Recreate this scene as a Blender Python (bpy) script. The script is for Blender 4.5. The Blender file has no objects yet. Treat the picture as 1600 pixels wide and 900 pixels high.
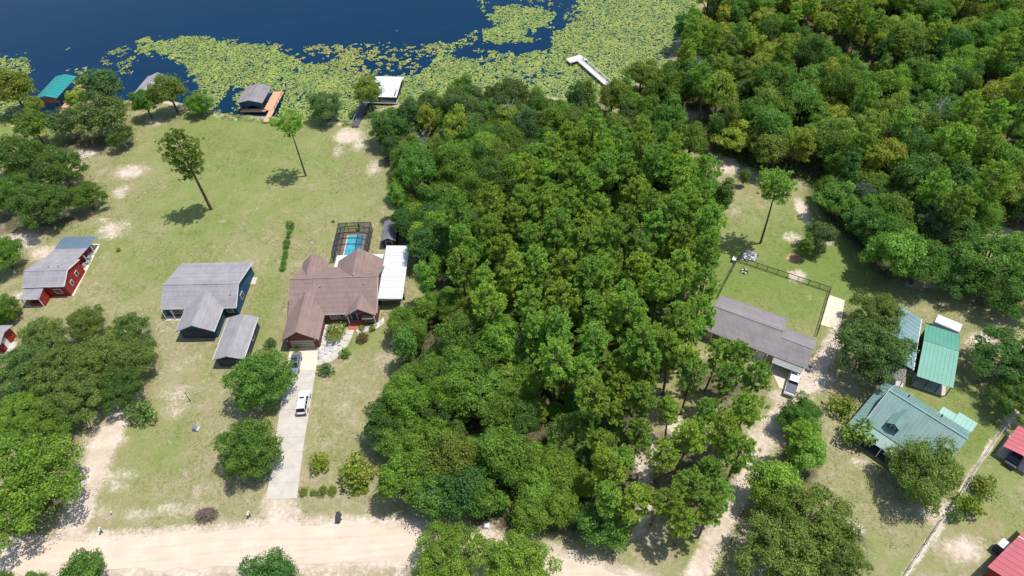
import bpy, math, random
import numpy as np
from mathutils import Vector
R = math.radians
scene = bpy.context.scene
col = scene.collection

# ------------------------------------------------------------------ camera, sky, sun, exposure
cam_data = bpy.data.cameras.new("drone_camera")
cam_data.sensor_width = 36.0
cam_data.lens = 36.0 * 1067.0 / 1600.0
cam_data.clip_start = 0.5
cam_data.clip_end = 9000.0
cam = bpy.data.objects.new("drone_camera", cam_data)
cam.location = (0, 0, 100)
cam.rotation_euler = (0.73782, 0.04158, -0.04570)
col.objects.link(cam)
scene.camera = cam

SUN_EL, SUN_AZ = 71.0, 83.0          # azimuth clockwise from +Y
world = bpy.data.worlds.new("World")
scene.world = world
world.use_nodes = True
wn = world.node_tree
bg = wn.nodes["Background"]
sky = wn.nodes.new("ShaderNodeTexSky")
sky.sky_type = 'NISHITA'
sky.sun_disc = False
sky.sun_elevation = R(SUN_EL)
sky.sun_rotation = R(SUN_AZ)
wn.links.new(sky.outputs[0], bg.inputs[0])
bg.inputs[1].default_value = 0.15

sun_data = bpy.data.lights.new("sun", 'SUN')
sun_data.energy = 4.2
sun_data.angle = R(0.53)
sun_data.color = (1.0, 0.955, 0.88)
sun = bpy.data.objects.new("sun", sun_data)
sd = Vector((math.sin(R(SUN_AZ)) * math.cos(R(SUN_EL)), math.cos(R(SUN_AZ)) * math.cos(R(SUN_EL)), math.sin(R(SUN_EL))))
sun.rotation_euler = sd.to_track_quat('Z', 'Y').to_euler()
sun.location = (60, -10, 200)
col.objects.link(sun)

scene.view_settings.view_transform = 'Standard'
scene.view_settings.look = 'None'
scene.view_settings.exposure = 0.2
scene.view_settings.gamma = 1.0
scene.view_settings.use_curve_mapping = False
scene.cycles.max_bounces = 8
scene.cycles.transparent_max_bounces = 12
scene.cycles.use_denoising = True

# ------------------------------------------------------------------ materials
def srgb(r, g, b):
    f = lambda c: (c / 255 / 12.92) if c / 255 <= 0.04045 else ((c / 255 + 0.055) / 1.055) ** 2.4
    return (f(r), f(g), f(b), 1.0)

class NT:
    def __init__(s, name):
        s.m = bpy.data.materials.new(name)
        s.m.use_nodes = True
        s.t = s.m.node_tree
        s.b = s.t.nodes["Principled BSDF"]
        s.out = s.t.nodes["Material Output"]
    def n(s, kind, **kw):
        nd = s.t.nodes.new("ShaderNode" + kind)
        for k, v in kw.items():
            setattr(nd, k, v)
        return nd
    def l(s, a, b):
        s.t.links.new(a, b)
    def noise(s, scale, detail=4.0, rough=0.55, vec=None, dist=0.0):
        nd = s.n("TexNoise")
        nd.inputs["Scale"].default_value = scale
        nd.inputs["Detail"].default_value = detail
        nd.inputs["Roughness"].default_value = rough
        nd.inputs["Distortion"].default_value = dist
        if vec is not None:
            s.l(vec, nd.inputs["Vector"])
        return nd.outputs["Fac"]
    def ramp(s, fac, stops, interp='LINEAR'):
        nd = s.n("ValToRGB")
        nd.color_ramp.interpolation = interp
        e = nd.color_ramp.elements
        while len(e) < len(stops):
            e.new(0.5)
        for el, (p, c) in zip(e, stops):
            el.position = p
            el.color = c if len(c) == 4 else (*c, 1)
        s.l(fac, nd.inputs[0])
        return nd.outputs[0]
    def mix(s, fac, a, b, mode='MIX'):
        nd = s.n("Mix", data_type='RGBA', blend_type=mode)
        for i, v in ((0, fac), (6, a), (7, b)):
            if hasattr(v, 'links'):
                s.l(v, nd.inputs[i])
            else:
                nd.inputs[i].default_value = v
        return nd.outputs[2]
    def math(s, op, a, b=0.0, clamp=False):
        nd = s.n("Math", operation=op)
        nd.use_clamp = clamp
        for i, v in enumerate((a, b)):
            if hasattr(v, 'links'):
                s.l(v, nd.inputs[i])
            else:
                nd.inputs[i].default_value = v
        return nd.outputs[0]
    def smooth(s, v, a, b):
        nd = s.n("MapRange", interpolation_type='SMOOTHSTEP')
        s.l(v, nd.inputs[0])
        nd.inputs[1].default_value = a
        nd.inputs[2].default_value = b
        return nd.outputs[0]
    def pos(s, sc=(1, 1, 1)):
        g = s.n("NewGeometry")
        mp = s.n("Mapping")
        mp.inputs["Scale"].default_value = sc
        s.l(g.outputs["Position"], mp.inputs[0])
        return mp.outputs[0]
    def bump(s, h, strength, dist=0.1):
        nd = s.n("Bump")
        nd.inputs["Strength"].default_value = strength
        nd.inputs["Distance"].default_value = dist
        s.l(h, nd.inputs["Height"])
        s.l(nd.outputs[0], s.b.inputs["Normal"])

def plain(name, c, rough=0.7, metal=0.0, var=0.25, scale=1.5, bump=0.0, spec=0.3, fine=12.0):
    """weathered paint, wood, metal: one colour with uneven staining"""
    t = NT(name)
    p = t.pos()
    a = t.noise(scale, 5, 0.65, p)
    b = t.noise(fine, 3, 0.7, p)
    f = t.math('ADD', t.math('MULTIPLY', a, 0.65), t.math('MULTIPLY', b, 0.35))
    lo = tuple(x * (1 - var) for x in c[:3]) + (1,)
    hi = tuple(min(1, x * (1 + var * 0.8)) for x in c[:3]) + (1,)
    t.l(t.ramp(f, [(0.32, lo), (0.68, hi)]), t.b.inputs["Base Color"])
    t.b.inputs["Roughness"].default_value = rough
    t.b.inputs["Metallic"].default_value = metal
    t.b.inputs["Specular IOR Level"].default_value = spec
    if bump:
        t.bump(b, bump, 0.05)
    return t.m

M = {}
# ground: grass, dry grass, sand and leaf litter, mixed by the fields stored on the ground sheet
def make_ground():
    t = NT("ground_cover")
    p = t.pos()
    at = {}
    for k in ("sand", "lush", "litter", "clay"):
        a = t.n("Attribute", attribute_name=k)
        at[k] = a.outputs["Fac"]
    big = t.noise(0.045, 4, 0.6, p, 0.6)
    mid = t.noise(0.28, 6, 0.68, p, 0.4)
    fin = t.noise(1.6, 6, 0.75, p)
    vfin = t.noise(7.0, 3, 0.8, p)
    streak = t.noise(0.5, 4, 0.6, t.pos((3.0, 0.35, 1)))
    g = t.math('ADD', t.math('MULTIPLY', big, 0.5), t.math('MULTIPLY', mid, 0.65))
    g = t.math('ADD', g, t.math('MULTIPLY', streak, 0.25))
    g = t.math('ADD', g, t.math('MULTIPLY', at["lush"], 0.32))
    g = t.math('ADD', g, t.math('MULTIPLY', t.math('SUBTRACT', fin, 0.5), 1.05))
    g = t.math('ADD', g, t.math('MULTIPLY', t.math('SUBTRACT', t.noise(4.2, 4, 0.8, p), 0.5), 0.55))
    g = t.math('ADD', g, t.math('MULTIPLY', t.math('SUBTRACT', t.noise(0.11, 5, 0.7, p, 1.2), 0.5), 0.55))
    grass = t.ramp(g, [(0.24, (0.48, 0.39, 0.29)), (0.42, (0.36, 0.305, 0.19)), (0.60, (0.285, 0.275, 0.125)), (0.80, (0.225, 0.262, 0.088)), (1.0, (0.17, 0.24, 0.058))])
    grass = t.mix(t.math('MULTIPLY', t.smooth(vfin, 0.35, 0.75), 0.5), grass, (0.13, 0.135, 0.05, 1), 'MIX')
    # tufts of coarser green and bald crusty patches
    tuf = t.smooth(t.noise(0.9, 7, 0.72, p, 0.5), 0.53, 0.66)
    grass = t.mix(t.math('MULTIPLY', tuf, 0.42), grass, (0.125, 0.165, 0.045, 1))
    bald = t.smooth(t.math('SUBTRACT', t.noise(0.45, 8, 0.74, p, 0.8), t.math('MULTIPLY', at["lush"], 0.07)), 0.56, 0.70)
    grass = t.mix(t.math('MULTIPLY', bald, 0.55), grass, (0.47, 0.40, 0.32, 1))
    # litter under trees
    lit = t.ramp(fin, [(0.3, (0.045, 0.048, 0.024)), (0.5, (0.095, 0.085, 0.048)), (0.72, (0.20, 0.165, 0.105))])
    m2 = t.smooth(t.math('ADD', at["litter"], t.math('MULTIPLY', t.math('SUBTRACT', mid, 0.5), 1.1)), 0.3, 0.75)
    c = t.mix(m2, grass, lit)
    # sand
    sandc = t.ramp(t.math('ADD', t.math('MULTIPLY', mid, 0.6), t.math('MULTIPLY', fin, 0.4)),
                   [(0.3, (0.40, 0.315, 0.235)), (0.5, (0.55, 0.455, 0.365)), (0.7, (0.72, 0.64, 0.55))])
    nz = t.math('ADD', t.math('MULTIPLY', t.math('SUBTRACT', mid, 0.5), 1.0), t.math('MULTIPLY', t.math('SUBTRACT', fin, 0.5), 1.3))
    s1 = t.math('ADD', at["sand"], t.math('MULTIPLY', nz, 0.95))
    sm = t.smooth(s1, 0.30, 0.85)
    # stray bald specks in the lawn
    spk = t.smooth(t.math('ADD', t.math('MULTIPLY', fin, 0.75), t.math('MULTIPLY', mid, 0.5)), 0.72, 0.93)
    sm = t.math('MAXIMUM', sm, t.math('MULTIPLY', spk, 0.6))
    c = t.mix(sm, c, sandc)
    cl = t.smooth(t.math('ADD', at["clay"], t.math('MULTIPLY', nz, 0.4)), 0.4, 0.7)
    c = t.mix(cl, c, t.ramp(fin, [(0.3, (0.33, 0.15, 0.085)), (0.7, (0.60, 0.36, 0.24))]))
    t.l(c, t.b.inputs["Base Color"])
    t.b.inputs["Roughness"].default_value = 0.95
    t.b.inputs["Specular IOR Level"].default_value = 0.1
    t.bump(t.math('ADD', t.math('MULTIPLY', fin, 0.6), vfin), 0.55, 0.12)
    return t.m
M['ground'] = make_ground()

def make_road():
    t = NT("sand_road")
    p = t.pos()
    a = t.noise(0.35, 5, 0.6, p)
    b = t.noise(0.75, 5, 0.65, t.pos((0.12, 2.2, 1)))
    f = t.noise(5.0, 4, 0.75, p)
    v = t.math('ADD', t.math('ADD', t.math('MULTIPLY', a, 0.35), t.math('MULTIPLY', b, 0.45)), t.math('MULTIPLY', f, 0.2))
    t.l(t.ramp(v, [(0.33, (0.475, 0.375, 0.285)), (0.48, (0.575, 0.47, 0.37)), (0.66, (0.66, 0.56, 0.455))]), t.b.inputs["Base Color"])
    t.b.inputs["Roughness"].default_value = 0.95
    t.b.inputs["Specular IOR Level"].default_value = 0.1
    t.bump(f, 0.4, 0.05)
    return t.m
M['road'] = make_road()

def make_leaf():
    t = NT("leaves")
    oi = t.n("ObjectInfo")
    g = t.n("NewGeometry")
    rnd = g.outputs["Random Per Island"]
    v = t.ramp(rnd, [(0.0, (0.58, 0.64, 0.6)), (0.35, (0.86, 0.9, 0.84)), (0.75, (1.15, 1.12, 1.0)), (0.93, (1.6, 1.45, 1.2)), (1.0, (1.9, 1.5, 1.2))])
    cl = t.noise(0.55, 3, 0.6, t.pos())
    v2 = t.ramp(cl, [(0.3, (0.72, 0.78, 0.8)), (0.7, (1.28, 1.2, 1.1))])
    c = t.mix(1.0, oi.outputs["Color"], v, 'MULTIPLY')
    c = t.mix(1.0, c, v2, 'MULTIPLY')
    t.l(c, t.b.inputs["Base Color"])
    t.b.inputs["Roughness"].default_value = 0.55
    t.b.inputs["Specular IOR Level"].default_value = 0.18
    tr = t.n("BsdfTranslucent")
    t.l(t.mix(1.0, c, (1.15, 1.35, 0.5, 1), 'MULTIPLY'), tr.inputs[0])
    mx = t.n("MixShader")
    mx.inputs[0].default_value = 0.42
    t.l(t.b.outputs[0], mx.inputs[1])
    t.l(tr.outputs[0], mx.inputs[2])
    t.l(mx.outputs[0], t.out.inputs[0])
    return t.m
M['leaf'] = make_leaf()
M['bark'] = plain("bark", (0.11, 0.085, 0.068), 0.95, var=0.45, scale=3, bump=0.6)
M['pine_bark'] = plain("pine_bark", (0.125, 0.09, 0.07), 0.95, var=0.5, scale=4, bump=0.6)
M['grey_wood'] = plain("bleached_wood", (0.36, 0.34, 0.31), 0.9, var=0.35, scale=3, bump=0.4)

def make_water():
    t = NT("lake_water")
    p = t.pos((0.7, 1.4, 1))
    w = t.noise(0.9, 4, 0.6, p, 0.6)
    big = t.noise(0.03, 4, 0.6, t.pos((0.6, 1.6, 1)), 0.8)
    sw = t.noise(0.22, 5, 0.7, t.pos((0.25, 1.5, 1)), 0.7)
    big = t.math('ADD', t.math('MULTIPLY', big, 0.55), t.math('MULTIPLY', sw, 0.45))
    t.l(t.ramp(big, [(0.35, (0.001, 0.020, 0.054)), (0.7, (0.0016, 0.026, 0.066))]), t.b.inputs["Base Color"])
    t.b.inputs["Roughness"].default_value = 0.10
    t.b.inputs["IOR"].default_value = 1.33
    t.b.inputs["Specular IOR Level"].default_value = 0.27
    t.bump(t.math('ADD', w, t.math('MULTIPLY', t.noise(3.2, 3, 0.6, t.pos((0.5, 1.6, 1))), 0.4)), 0.3, 0.12)
    return t.m
M['water'] = make_water()

def make_pad():
    t = NT("lily_pad")
    g = t.n("NewGeometry")
    a = t.n("Attribute", attribute_name="rust")
    n1 = t.noise(0.16, 4, 0.65, t.pos())
    base = t.ramp(g.outputs["Random Per Island"], [(0.0, (0.11, 0.18, 0.05)), (0.25, (0.19, 0.275, 0.062)), (0.6, (0.255, 0.325, 0.072)), (0.9, (0.315, 0.355, 0.095)), (1.0, (0.38, 0.37, 0.12))])
    shade = t.ramp(n1, [(0.3, (0.66, 0.78, 0.72)), (0.65, (1.1, 1.05, 0.9))])
    c = t.mix(1.0, base, shade, 'MULTIPLY')
    rf = t.math('LESS_THAN', t.math('FRACT', t.math('MULTIPLY', g.outputs["Random Per Island"], 57.31)), a.outputs["Fac"])
    c = t.mix(t.math('MULTIPLY', rf, 0.75), c, (0.40, 0.20, 0.065, 1))
    t.l(c, t.b.inputs["Base Color"])
    t.b.inputs["Roughness"].default_value = 0.45
    t.b.inputs["Specular IOR Level"].default_value = 0.35
    return t.m
M['pad'] = make_pad()

def make_shingle(name, c, c2):
    t = NT(name)
    p = t.pos()
    a = t.noise(0.5, 4, 0.6, p)
    b = t.noise(9.0, 3, 0.75, p)
    s_ = t.noise(1.3, 4, 0.65, t.pos((2.6, 0.4, 1)))
    v = t.math('ADD', t.math('ADD', t.math('MULTIPLY', a, 0.35), t.math('MULTIPLY', s_, 0.35)), t.math('MULTIPLY', b, 0.3))
    course = t.noise(1.0, 2, 0.5, t.pos((0.02, 0.02, 7.0)))
    v = t.math('ADD', v, t.math('MULTIPLY', t.math('SUBTRACT', course, 0.5), 0.32))
    t.l(t.ramp(v, [(0.34, c2), (0.62, c)]), t.b.inputs["Base Color"])
    t.b.inputs["Roughness"].default_value = 0.9
    t.b.inputs["Specular IOR Level"].default_value = 0.2
    t.bump(b, 0.5, 0.04)
    return t.m
M['shingle_grey'] = make_shingle("grey_shingle", (0.335, 0.315, 0.325), (0.215, 0.205, 0.215))
M['shingle_brown'] = make_shingle("brown_shingle", (0.295, 0.21, 0.185), (0.185, 0.132, 0.118))
M['shingle_mauve'] = make_shingle("mauve_grey_shingle", (0.275, 0.248, 0.255), (0.175, 0.158, 0.166))
M['shingle_dark'] = make_shingle("dark_grey_shingle", (0.20, 0.195, 0.215), (0.125, 0.12, 0.14))
M['metal_teal'] = plain("teal_metal", srgb(38, 134, 130), 0.42, 0.0, 0.14, 0.5, spec=0.5)
M['metal_green'] = plain("green_metal", srgb(84, 146, 126), 0.42, 0.0, 0.18, 0.45, spec=0.5)
M['metal_sage'] = plain("sage_green_metal", srgb(112, 142, 137), 0.45, 0.0, 0.26, 0.5, spec=0.5)
M['metal_pale'] = plain("pale_green_metal", srgb(146, 182, 170), 0.45, 0.0, 0.12, 0.5, spec=0.4)
M['metal_dull'] = plain("dull_grey_green_metal", srgb(128, 134, 132), 0.5, 0.0, 0.18, 0.6)
M['metal_blue'] = plain("blue_grey_metal", srgb(116, 142, 144), 0.42, 0.0, 0.18, 0.5, spec=0.5)
M['metal_slate'] = plain("slate_metal", srgb(98, 116, 130), 0.45, 0.0, 0.15, 0.6, spec=0.5)
M['metal_white'] = plain("white_metal", (0.60, 0.61, 0.64), 0.45, 0.0, 0.10, 0.4, spec=0.4)
M['metal_red'] = plain("faded_red_metal", srgb(186, 100, 108), 0.5, 0.0, 0.14, 0.4, spec=0.4)
M['wall_red'] = plain("barn_red_siding", srgb(140, 44, 42), 0.75, var=0.3, scale=1.0)
M['wall_blue'] = plain("teal_blue_siding", srgb(34, 76, 100), 0.7, var=0.2, scale=0.8)
M['wall_brick'] = plain("brown_brick", srgb(118, 72, 60), 0.9, var=0.35, scale=2.0, bump=0.4)
M['wall_beige'] = plain("beige_siding", srgb(176, 160, 140), 0.8, var=0.15)
M['wall_dark'] = plain("dark_siding", srgb(60, 66, 74), 0.8, var=0.25)
M['wall_green'] = plain("green_siding", srgb(72, 110, 108), 0.75, var=0.2)
M['trim'] = plain("white_trim", (0.72, 0.71, 0.68), 0.6, var=0.1)
M['concrete'] = plain("concrete", (0.50, 0.46, 0.405), 0.9, var=0.22, scale=0.5, bump=0.2)
M['concrete_new'] = plain("pale_concrete", (0.66, 0.57, 0.45), 0.9, var=0.15, scale=0.5, bump=0.2)
M['paver'] = plain("brown_pavers", (0.20, 0.135, 0.105), 0.9, var=0.35, scale=2.5)
M['gravel'] = plain("white_gravel", (0.62, 0.59, 0.56), 0.95, var=0.45, scale=2.5, fine=9, bump=0.8)
M['deck_wood'] = plain("new_deck_wood", (0.60, 0.36, 0.215), 0.75, var=0.2, scale=1.2, fine=7)
M['old_wood'] = plain("silvered_dock_wood", (0.60, 0.58, 0.60), 0.85, var=0.2, scale=1.5, fine=7)
M['dark_wood'] = plain("dark_walkway_wood", (0.10, 0.10, 0.12), 0.85, var=0.3)
M['rail_dark'] = plain("black_rail", (0.02, 0.024, 0.025), 0.5, var=0.2)
M['rail_grey'] = plain("galvanised_rail", (0.42, 0.42, 0.42), 0.5, 0.3, 0.2)
M['glass'] = plain("window_glass", (0.02, 0.026, 0.032), 0.08, var=0.2, spec=0.6)
M['rubber'] = plain("tyre_rubber", (0.018, 0.018, 0.019), 0.85, var=0.2)
M['rim'] = plain("wheel_rim", (0.45, 0.45, 0.46), 0.35, 0.8, 0.1)
M['paint_white'] = plain("white_car_paint", (0.80, 0.80, 0.80), 0.22, 0.0, 0.03, spec=0.6)
M['paint_silver'] = plain("grey_blue_car_paint", (0.27, 0.31, 0.36), 0.28, 0.5, 0.06, spec=0.6)
M['paint_dark'] = plain("dark_teal_car_paint", (0.03, 0.06, 0.075), 0.25, 0.2, 0.06, spec=0.6)
M['plastic_dark'] = plain("dark_plastic", (0.035, 0.04, 0.048), 0.5, var=0.2)
M['bed_cover'] = plain("grey_bed_cover", (0.105, 0.115, 0.14), 0.6, var=0.15)
M['lamp_red'] = plain("red_lamp", (0.4, 0.02, 0.02), 0.3, var=0.1)
M['lamp_clear'] = plain("clear_lamp", (0.75, 0.76, 0.78), 0.15, var=0.05)
M['brush'] = plain("dry_brush", (0.17, 0.13, 0.11), 0.95, var=0.5, scale=3)
M['rock'] = plain("pale_rock", (0.52, 0.50, 0.49), 0.95, var=0.4, scale=2, bump=0.5)
M['brick_red'] = plain("red_brick_steps", srgb(176, 108, 84), 0.9, var=0.25, scale=2)
M['junk'] = plain("grey_scrap", (0.34, 0.32, 0.34), 0.8, var=0.75, scale=1.4, fine=3)

def make_pool_water():
    t = NT("pool_water")
    a = t.noise(1.2, 3, 0.5, t.pos(), 0.8)
    t.l(t.ramp(a, [(0.35, (0.04, 0.30, 0.42)), (0.65, (0.08, 0.40, 0.52))]), t.b.inputs["Base Color"])
    t.b.inputs["Roughness"].default_value = 0.08
    t.bump(a, 0.15, 0.05)
    return t.m
M['pool'] = make_pool_water()

def make_screen(name, alpha, c):
    t = NT(name)
    t.b.inputs["Base Color"].default_value = c
    t.b.inputs["Roughness"].default_value = 0.8
    t.b.inputs["Alpha"].default_value = alpha
    return t.m
M['screen'] = make_screen("insect_screen", 0.42, (0.035, 0.045, 0.05, 1))
M['chain'] = make_screen("chain_link", 0.22, (0.06, 0.07, 0.065, 1))
M['chain_grey'] = make_screen("grey_chain_link", 0.16, (0.45, 0.45, 0.44, 1))

# ------------------------------------------------------------------ mesh helpers
class MB:
    def __init__(s):
        s.v, s.f = [], []
    def add(s, vs, fs):
        o = len(s.v)
        s.v += [tuple(p) for p in vs]
        s.f += [tuple(i + o for i in f) for f in fs]
        return s
    def box(s, x0, x1, y0, y1, z0, z1):
        return s.add([(x0, y0, z0), (x1, y0, z0), (x1, y1, z0), (x0, y1, z0), (x0, y0, z1), (x1, y0, z1), (x1, y1, z1), (x0, y1, z1)],
                     [(3, 2, 1, 0), (4, 5, 6, 7), (0, 1, 5, 4), (1, 2, 6, 5), (2, 3, 7, 6), (3, 0, 4, 7)])
    def slab(s, pts, th):                         # sloped plate: top outline (counter-clockwise), thickness downwards
        n = len(pts)
        bot = [(x, y, z - th) for x, y, z in pts]
        return s.add(list(pts) + bot, [tuple(range(n)), tuple(range(2 * n - 1, n - 1, -1))] +
                     [(i, i + n, (i + 1) % n + n, (i + 1) % n) for i in range(n)])
    def extr(s, prof, axis, a, b):                # profile polygon extruded along an axis: prof in the other two axes
        n = len(prof)
        def P(u, w, k):
            return {'x': (k, u, w), 'y': (u, k, w), 'z': (u, w, k)}[axis]
        return s.add([P(u, w, a) for u, w in prof] + [P(u, w, b) for u, w in prof],
                     [tuple(range(n - 1, -1, -1)), tuple(range(n, 2 * n))] + [(i, (i + 1) % n, (i + 1) % n + n, i + n) for i in range(n)])
    def bar(s, a, b, w, h=None):                  # square bar between two points
        a, b = Vector(a), Vector(b)
        d = (b - a).normalized()
        u = d.cross(Vector((0, 0, 1)))
        u = Vector((1, 0, 0)) if u.length < 1e-3 else u.normalized()
        k = u.cross(d).normalized()
        h = h or w
        vs = [p + u * (sx * w / 2) + k * (sy * h / 2) for p in (a, b) for sx, sy in ((-1, -1), (1, -1), (1, 1), (-1, 1))]
        return s.add(vs, [(3, 2, 1, 0), (4, 5, 6, 7), (0, 1, 5, 4), (1, 2, 6, 5), (2, 3, 7, 6), (3, 0, 4, 7)])
    def tube(s, pts, rads, n=6):
        o = len(s.v)
        for i, p in enumerate(pts):
            p = Vector(p)
            d = (Vector(pts[min(i + 1, len(pts) - 1)]) - Vector(pts[max(i - 1, 0)])).normalized()
            u = d.cross(Vector((0.31, 0.95, 0.05))).normalized()
            w = d.cross(u)
            for k in range(n):
                a = 2 * math.pi * k / n
                s.v.append(tuple(p + (u * math.cos(a) + w * math.sin(a)) * rads[i]))
        for i in range(len(pts) - 1):
            for k in range(n):
                a, b = o + i * n + k, o + i * n + (k + 1) % n
                s.f.append((a, b, b + n, a + n))
        s.f.append(tuple(o + (len(pts) - 1) * n + k for k in range(n)))
        return s
    def mesh(s, name, mat, smooth=False):
        me = bpy.data.meshes.new(name)
        me.from_pydata(s.v, [], s.f)
        me.materials.append(M[mat])
        if smooth:
            me.polygons.foreach_set("use_smooth", [True] * len(me.polygons))
        me.update()
        return me
    def build(s, name, mat, parent=None, smooth=False, bevel=0.0):
        o = link(name, s.mesh(name, mat, smooth), parent)
        if bevel:
            b = o.modifiers.new("edge", 'BEVEL')
            b.width = bevel
            b.segments = 2
            b.limit_method = 'ANGLE'
        return o

def link(name, data, parent=None):
    o = bpy.data.objects.new(name, data)
    col.objects.link(o)
    if parent is not None:
        o.parent = parent
    return o

def tag(o, label, cat=None, group=None, kind=None):
    if label:
        o["label"] = label
    if cat:
        o["category"] = cat
    if group:
        o["group"] = group
    if kind:
        o["kind"] = kind
    return o

def thing(name, label, cat, loc, deg=0.0, group=None):
    o = link(name, None)
    o.empty_display_size = 0.5
    o.location = (loc[0], loc[1], loc[2] if len(loc) > 2 else 0)
    o.rotation_euler = (0, 0, R(deg))
    return tag(o, label, cat, group)

def quads(name, Q, mat, attr=None):
    """many loose quads (leaves, needles) as one mesh; Q is (n,4,3)"""
    n = len(Q)
    me = bpy.data.meshes.new(name)
    me.vertices.add(4 * n)
    me.loops.add(4 * n)
    me.polygons.add(n)
    me.vertices.foreach_set("co", np.asarray(Q, dtype=np.float32).ravel())
    me.loops.foreach_set("vertex_index", np.arange(4 * n, dtype=np.int32))
    me.polygons.foreach_set("loop_start", np.arange(0, 4 * n, 4, dtype=np.int32))
    me.materials.append(M[mat])
    me.update(calc_edges=True)
    return me

def inpoly(x, y, poly):
    c = np.zeros(x.shape, bool)
    n = len(poly)
    for i in range(n):
        x1, y1 = poly[i]
        x2, y2 = poly[(i + 1) % n]
        if y1 == y2:
            continue
        c ^= ((y1 > y) != (y2 > y)) & (x < (x2 - x1) * (y - y1) / (y2 - y1) + x1)
    return c

def segdist(x, y, pts, closed=False):
    d = np.full(x.shape, 1e9)
    m = len(pts)
    for i in range(m if closed else m - 1):
        x1, y1 = pts[i]
        x2, y2 = pts[(i + 1) % m]
        dx, dy = x2 - x1, y2 - y1
        t = np.clip(((x - x1) * dx + (y - y1) * dy) / (dx * dx + dy * dy + 1e-9), 0, 1)
        d = np.minimum(d, np.hypot(x - x1 - t * dx, y - y1 - t * dy))
    return d

def vnoise(x, y, s, seed=0):
    """smooth value noise in [0,1]"""
    xs, ys = x / s + 917.3, y / s + 431.7
    xi, yi = np.floor(xs).astype(np.int64), np.floor(ys).astype(np.int64)
    fx, fy = xs - xi, ys - yi
    fx, fy = fx * fx * (3 - 2 * fx), fy * fy * (3 - 2 * fy)
    def h(a, b):
        k = (a * 374761393 + b * 668265263 + seed * 974711) & 0x7fffffff
        k = ((k ^ (k >> 13)) * 1274126177) & 0x7fffffff
        return ((k ^ (k >> 16)) & 0xffff) / 65535.0
    return (h(xi, yi) * (1 - fx) + h(xi + 1, yi) * fx) * (1 - fy) + (h(xi, yi + 1) * (1 - fx) + h(xi + 1, yi + 1) * fx) * fy

# ------------------------------------------------------------------ ground, lake, road, paving
SHORE = [(-3000, 168), (-300, 170), (-144.85,162.61), (-134.71,163.02), (-124.13,162.48), (-118.28,169.55), (-112.26,172.40), (-100.60,169.48), (-93.79,170.32), (-81.47,163.91), (-74.64,160.72),
         (-64.70,158.14), (-57.62,156.48), (-48.93,154.66), (-42.00,152.75), (-37.12,153.68), (-30.91,159.25), (-20.82,162.13), (-10.50,161.28), (3.15,160.06), (16.60,157.93), (24.94,156.99),
         (32.97,159.80), (40.06,166.06), (47.41,172.27), (52.76,185.00), (60.78,199.89), (70.76,220.93), (89.20,267.60)]
LAKE = SHORE + [(190, 700), (190, 3500), (-3000, 3500)]
ROAD_TOP = [(-400, 49.0), (-130, 46.5), (-80.26,44.69), (-70.53,44.77), (-58.79,44.73), (-49.09,45.01), (-39.38,45.40), (-29.52,45.08), (-21.62,44.17), (-15.75,43.60), (-9.93,42.54), (-4.19,41.10), (2.32,38.98), (9.50,36.31), (15.55,33.87), (22.06,30.46), (38.62,22.32), (60, 12), (160, -16), (400, -90)]
ROAD_BOT = [(-400, 43.5), (-130, 41.0), (-78.40,40.65), (-68.69,40.15), (-57.06,39.35), (-47.58,39.14), (-38.18,39.22), (-28.73,39.02), (-21.18,38.74), (-15.52,38.30), (-9.90,37.31), (-4.37,35.79), (1.91,33.64), (8.81,30.90), (14.61,28.40), (20.84,25.01), (36.69,16.99), (57, 6), (157, -22), (398, -96)]

def axis(lo, hi, step, far):
    a = np.arange(lo, hi + 1e-6, step)
    g = step * 1.5 ** np.arange(1, 40)
    g = np.cumsum(g)
    g = g[g < far]
    return np.concatenate([lo - g[::-1], a, hi + g])

gx = axis(-182, 172, 0.75, 4000)
gy = axis(18, 215, 0.75, 4000)
X, Y = np.meshgrid(gx, gy)
x, y = X.ravel(), Y.ravel()
inl = inpoly(x, y, LAKE)
dsh = segdist(x, y, SHORE)
wob = (vnoise(x, y, 3.0, 5) - 0.5) * 1.6
sdist = np.where(inl, dsh, -dsh) + wob
z = -0.9 * np.clip((sdist + 0.6) / 2.4, 0, 1) - 1.2 * np.clip(sdist / 14, 0, 1) + 0.0
z += np.where(sdist < -3, (vnoise(x, y, 9, 3) - 0.5) * 0.04, 0)

def blob(cx, cy, rx, ry, s, deg=0):
    a = R(deg)
    dx, dy = x - cx, y - cy
    u, w = (dx * math.cos(a) + dy * math.sin(a)) / rx, (-dx * math.sin(a) + dy * math.cos(a)) / ry
    return s * np.exp(-(u * u + w * w) ** 1.3)

def strip(pts, w, s):
    d = segdist(x, y, pts)
    return s * np.exp(-(d / w) ** 4)

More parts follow.
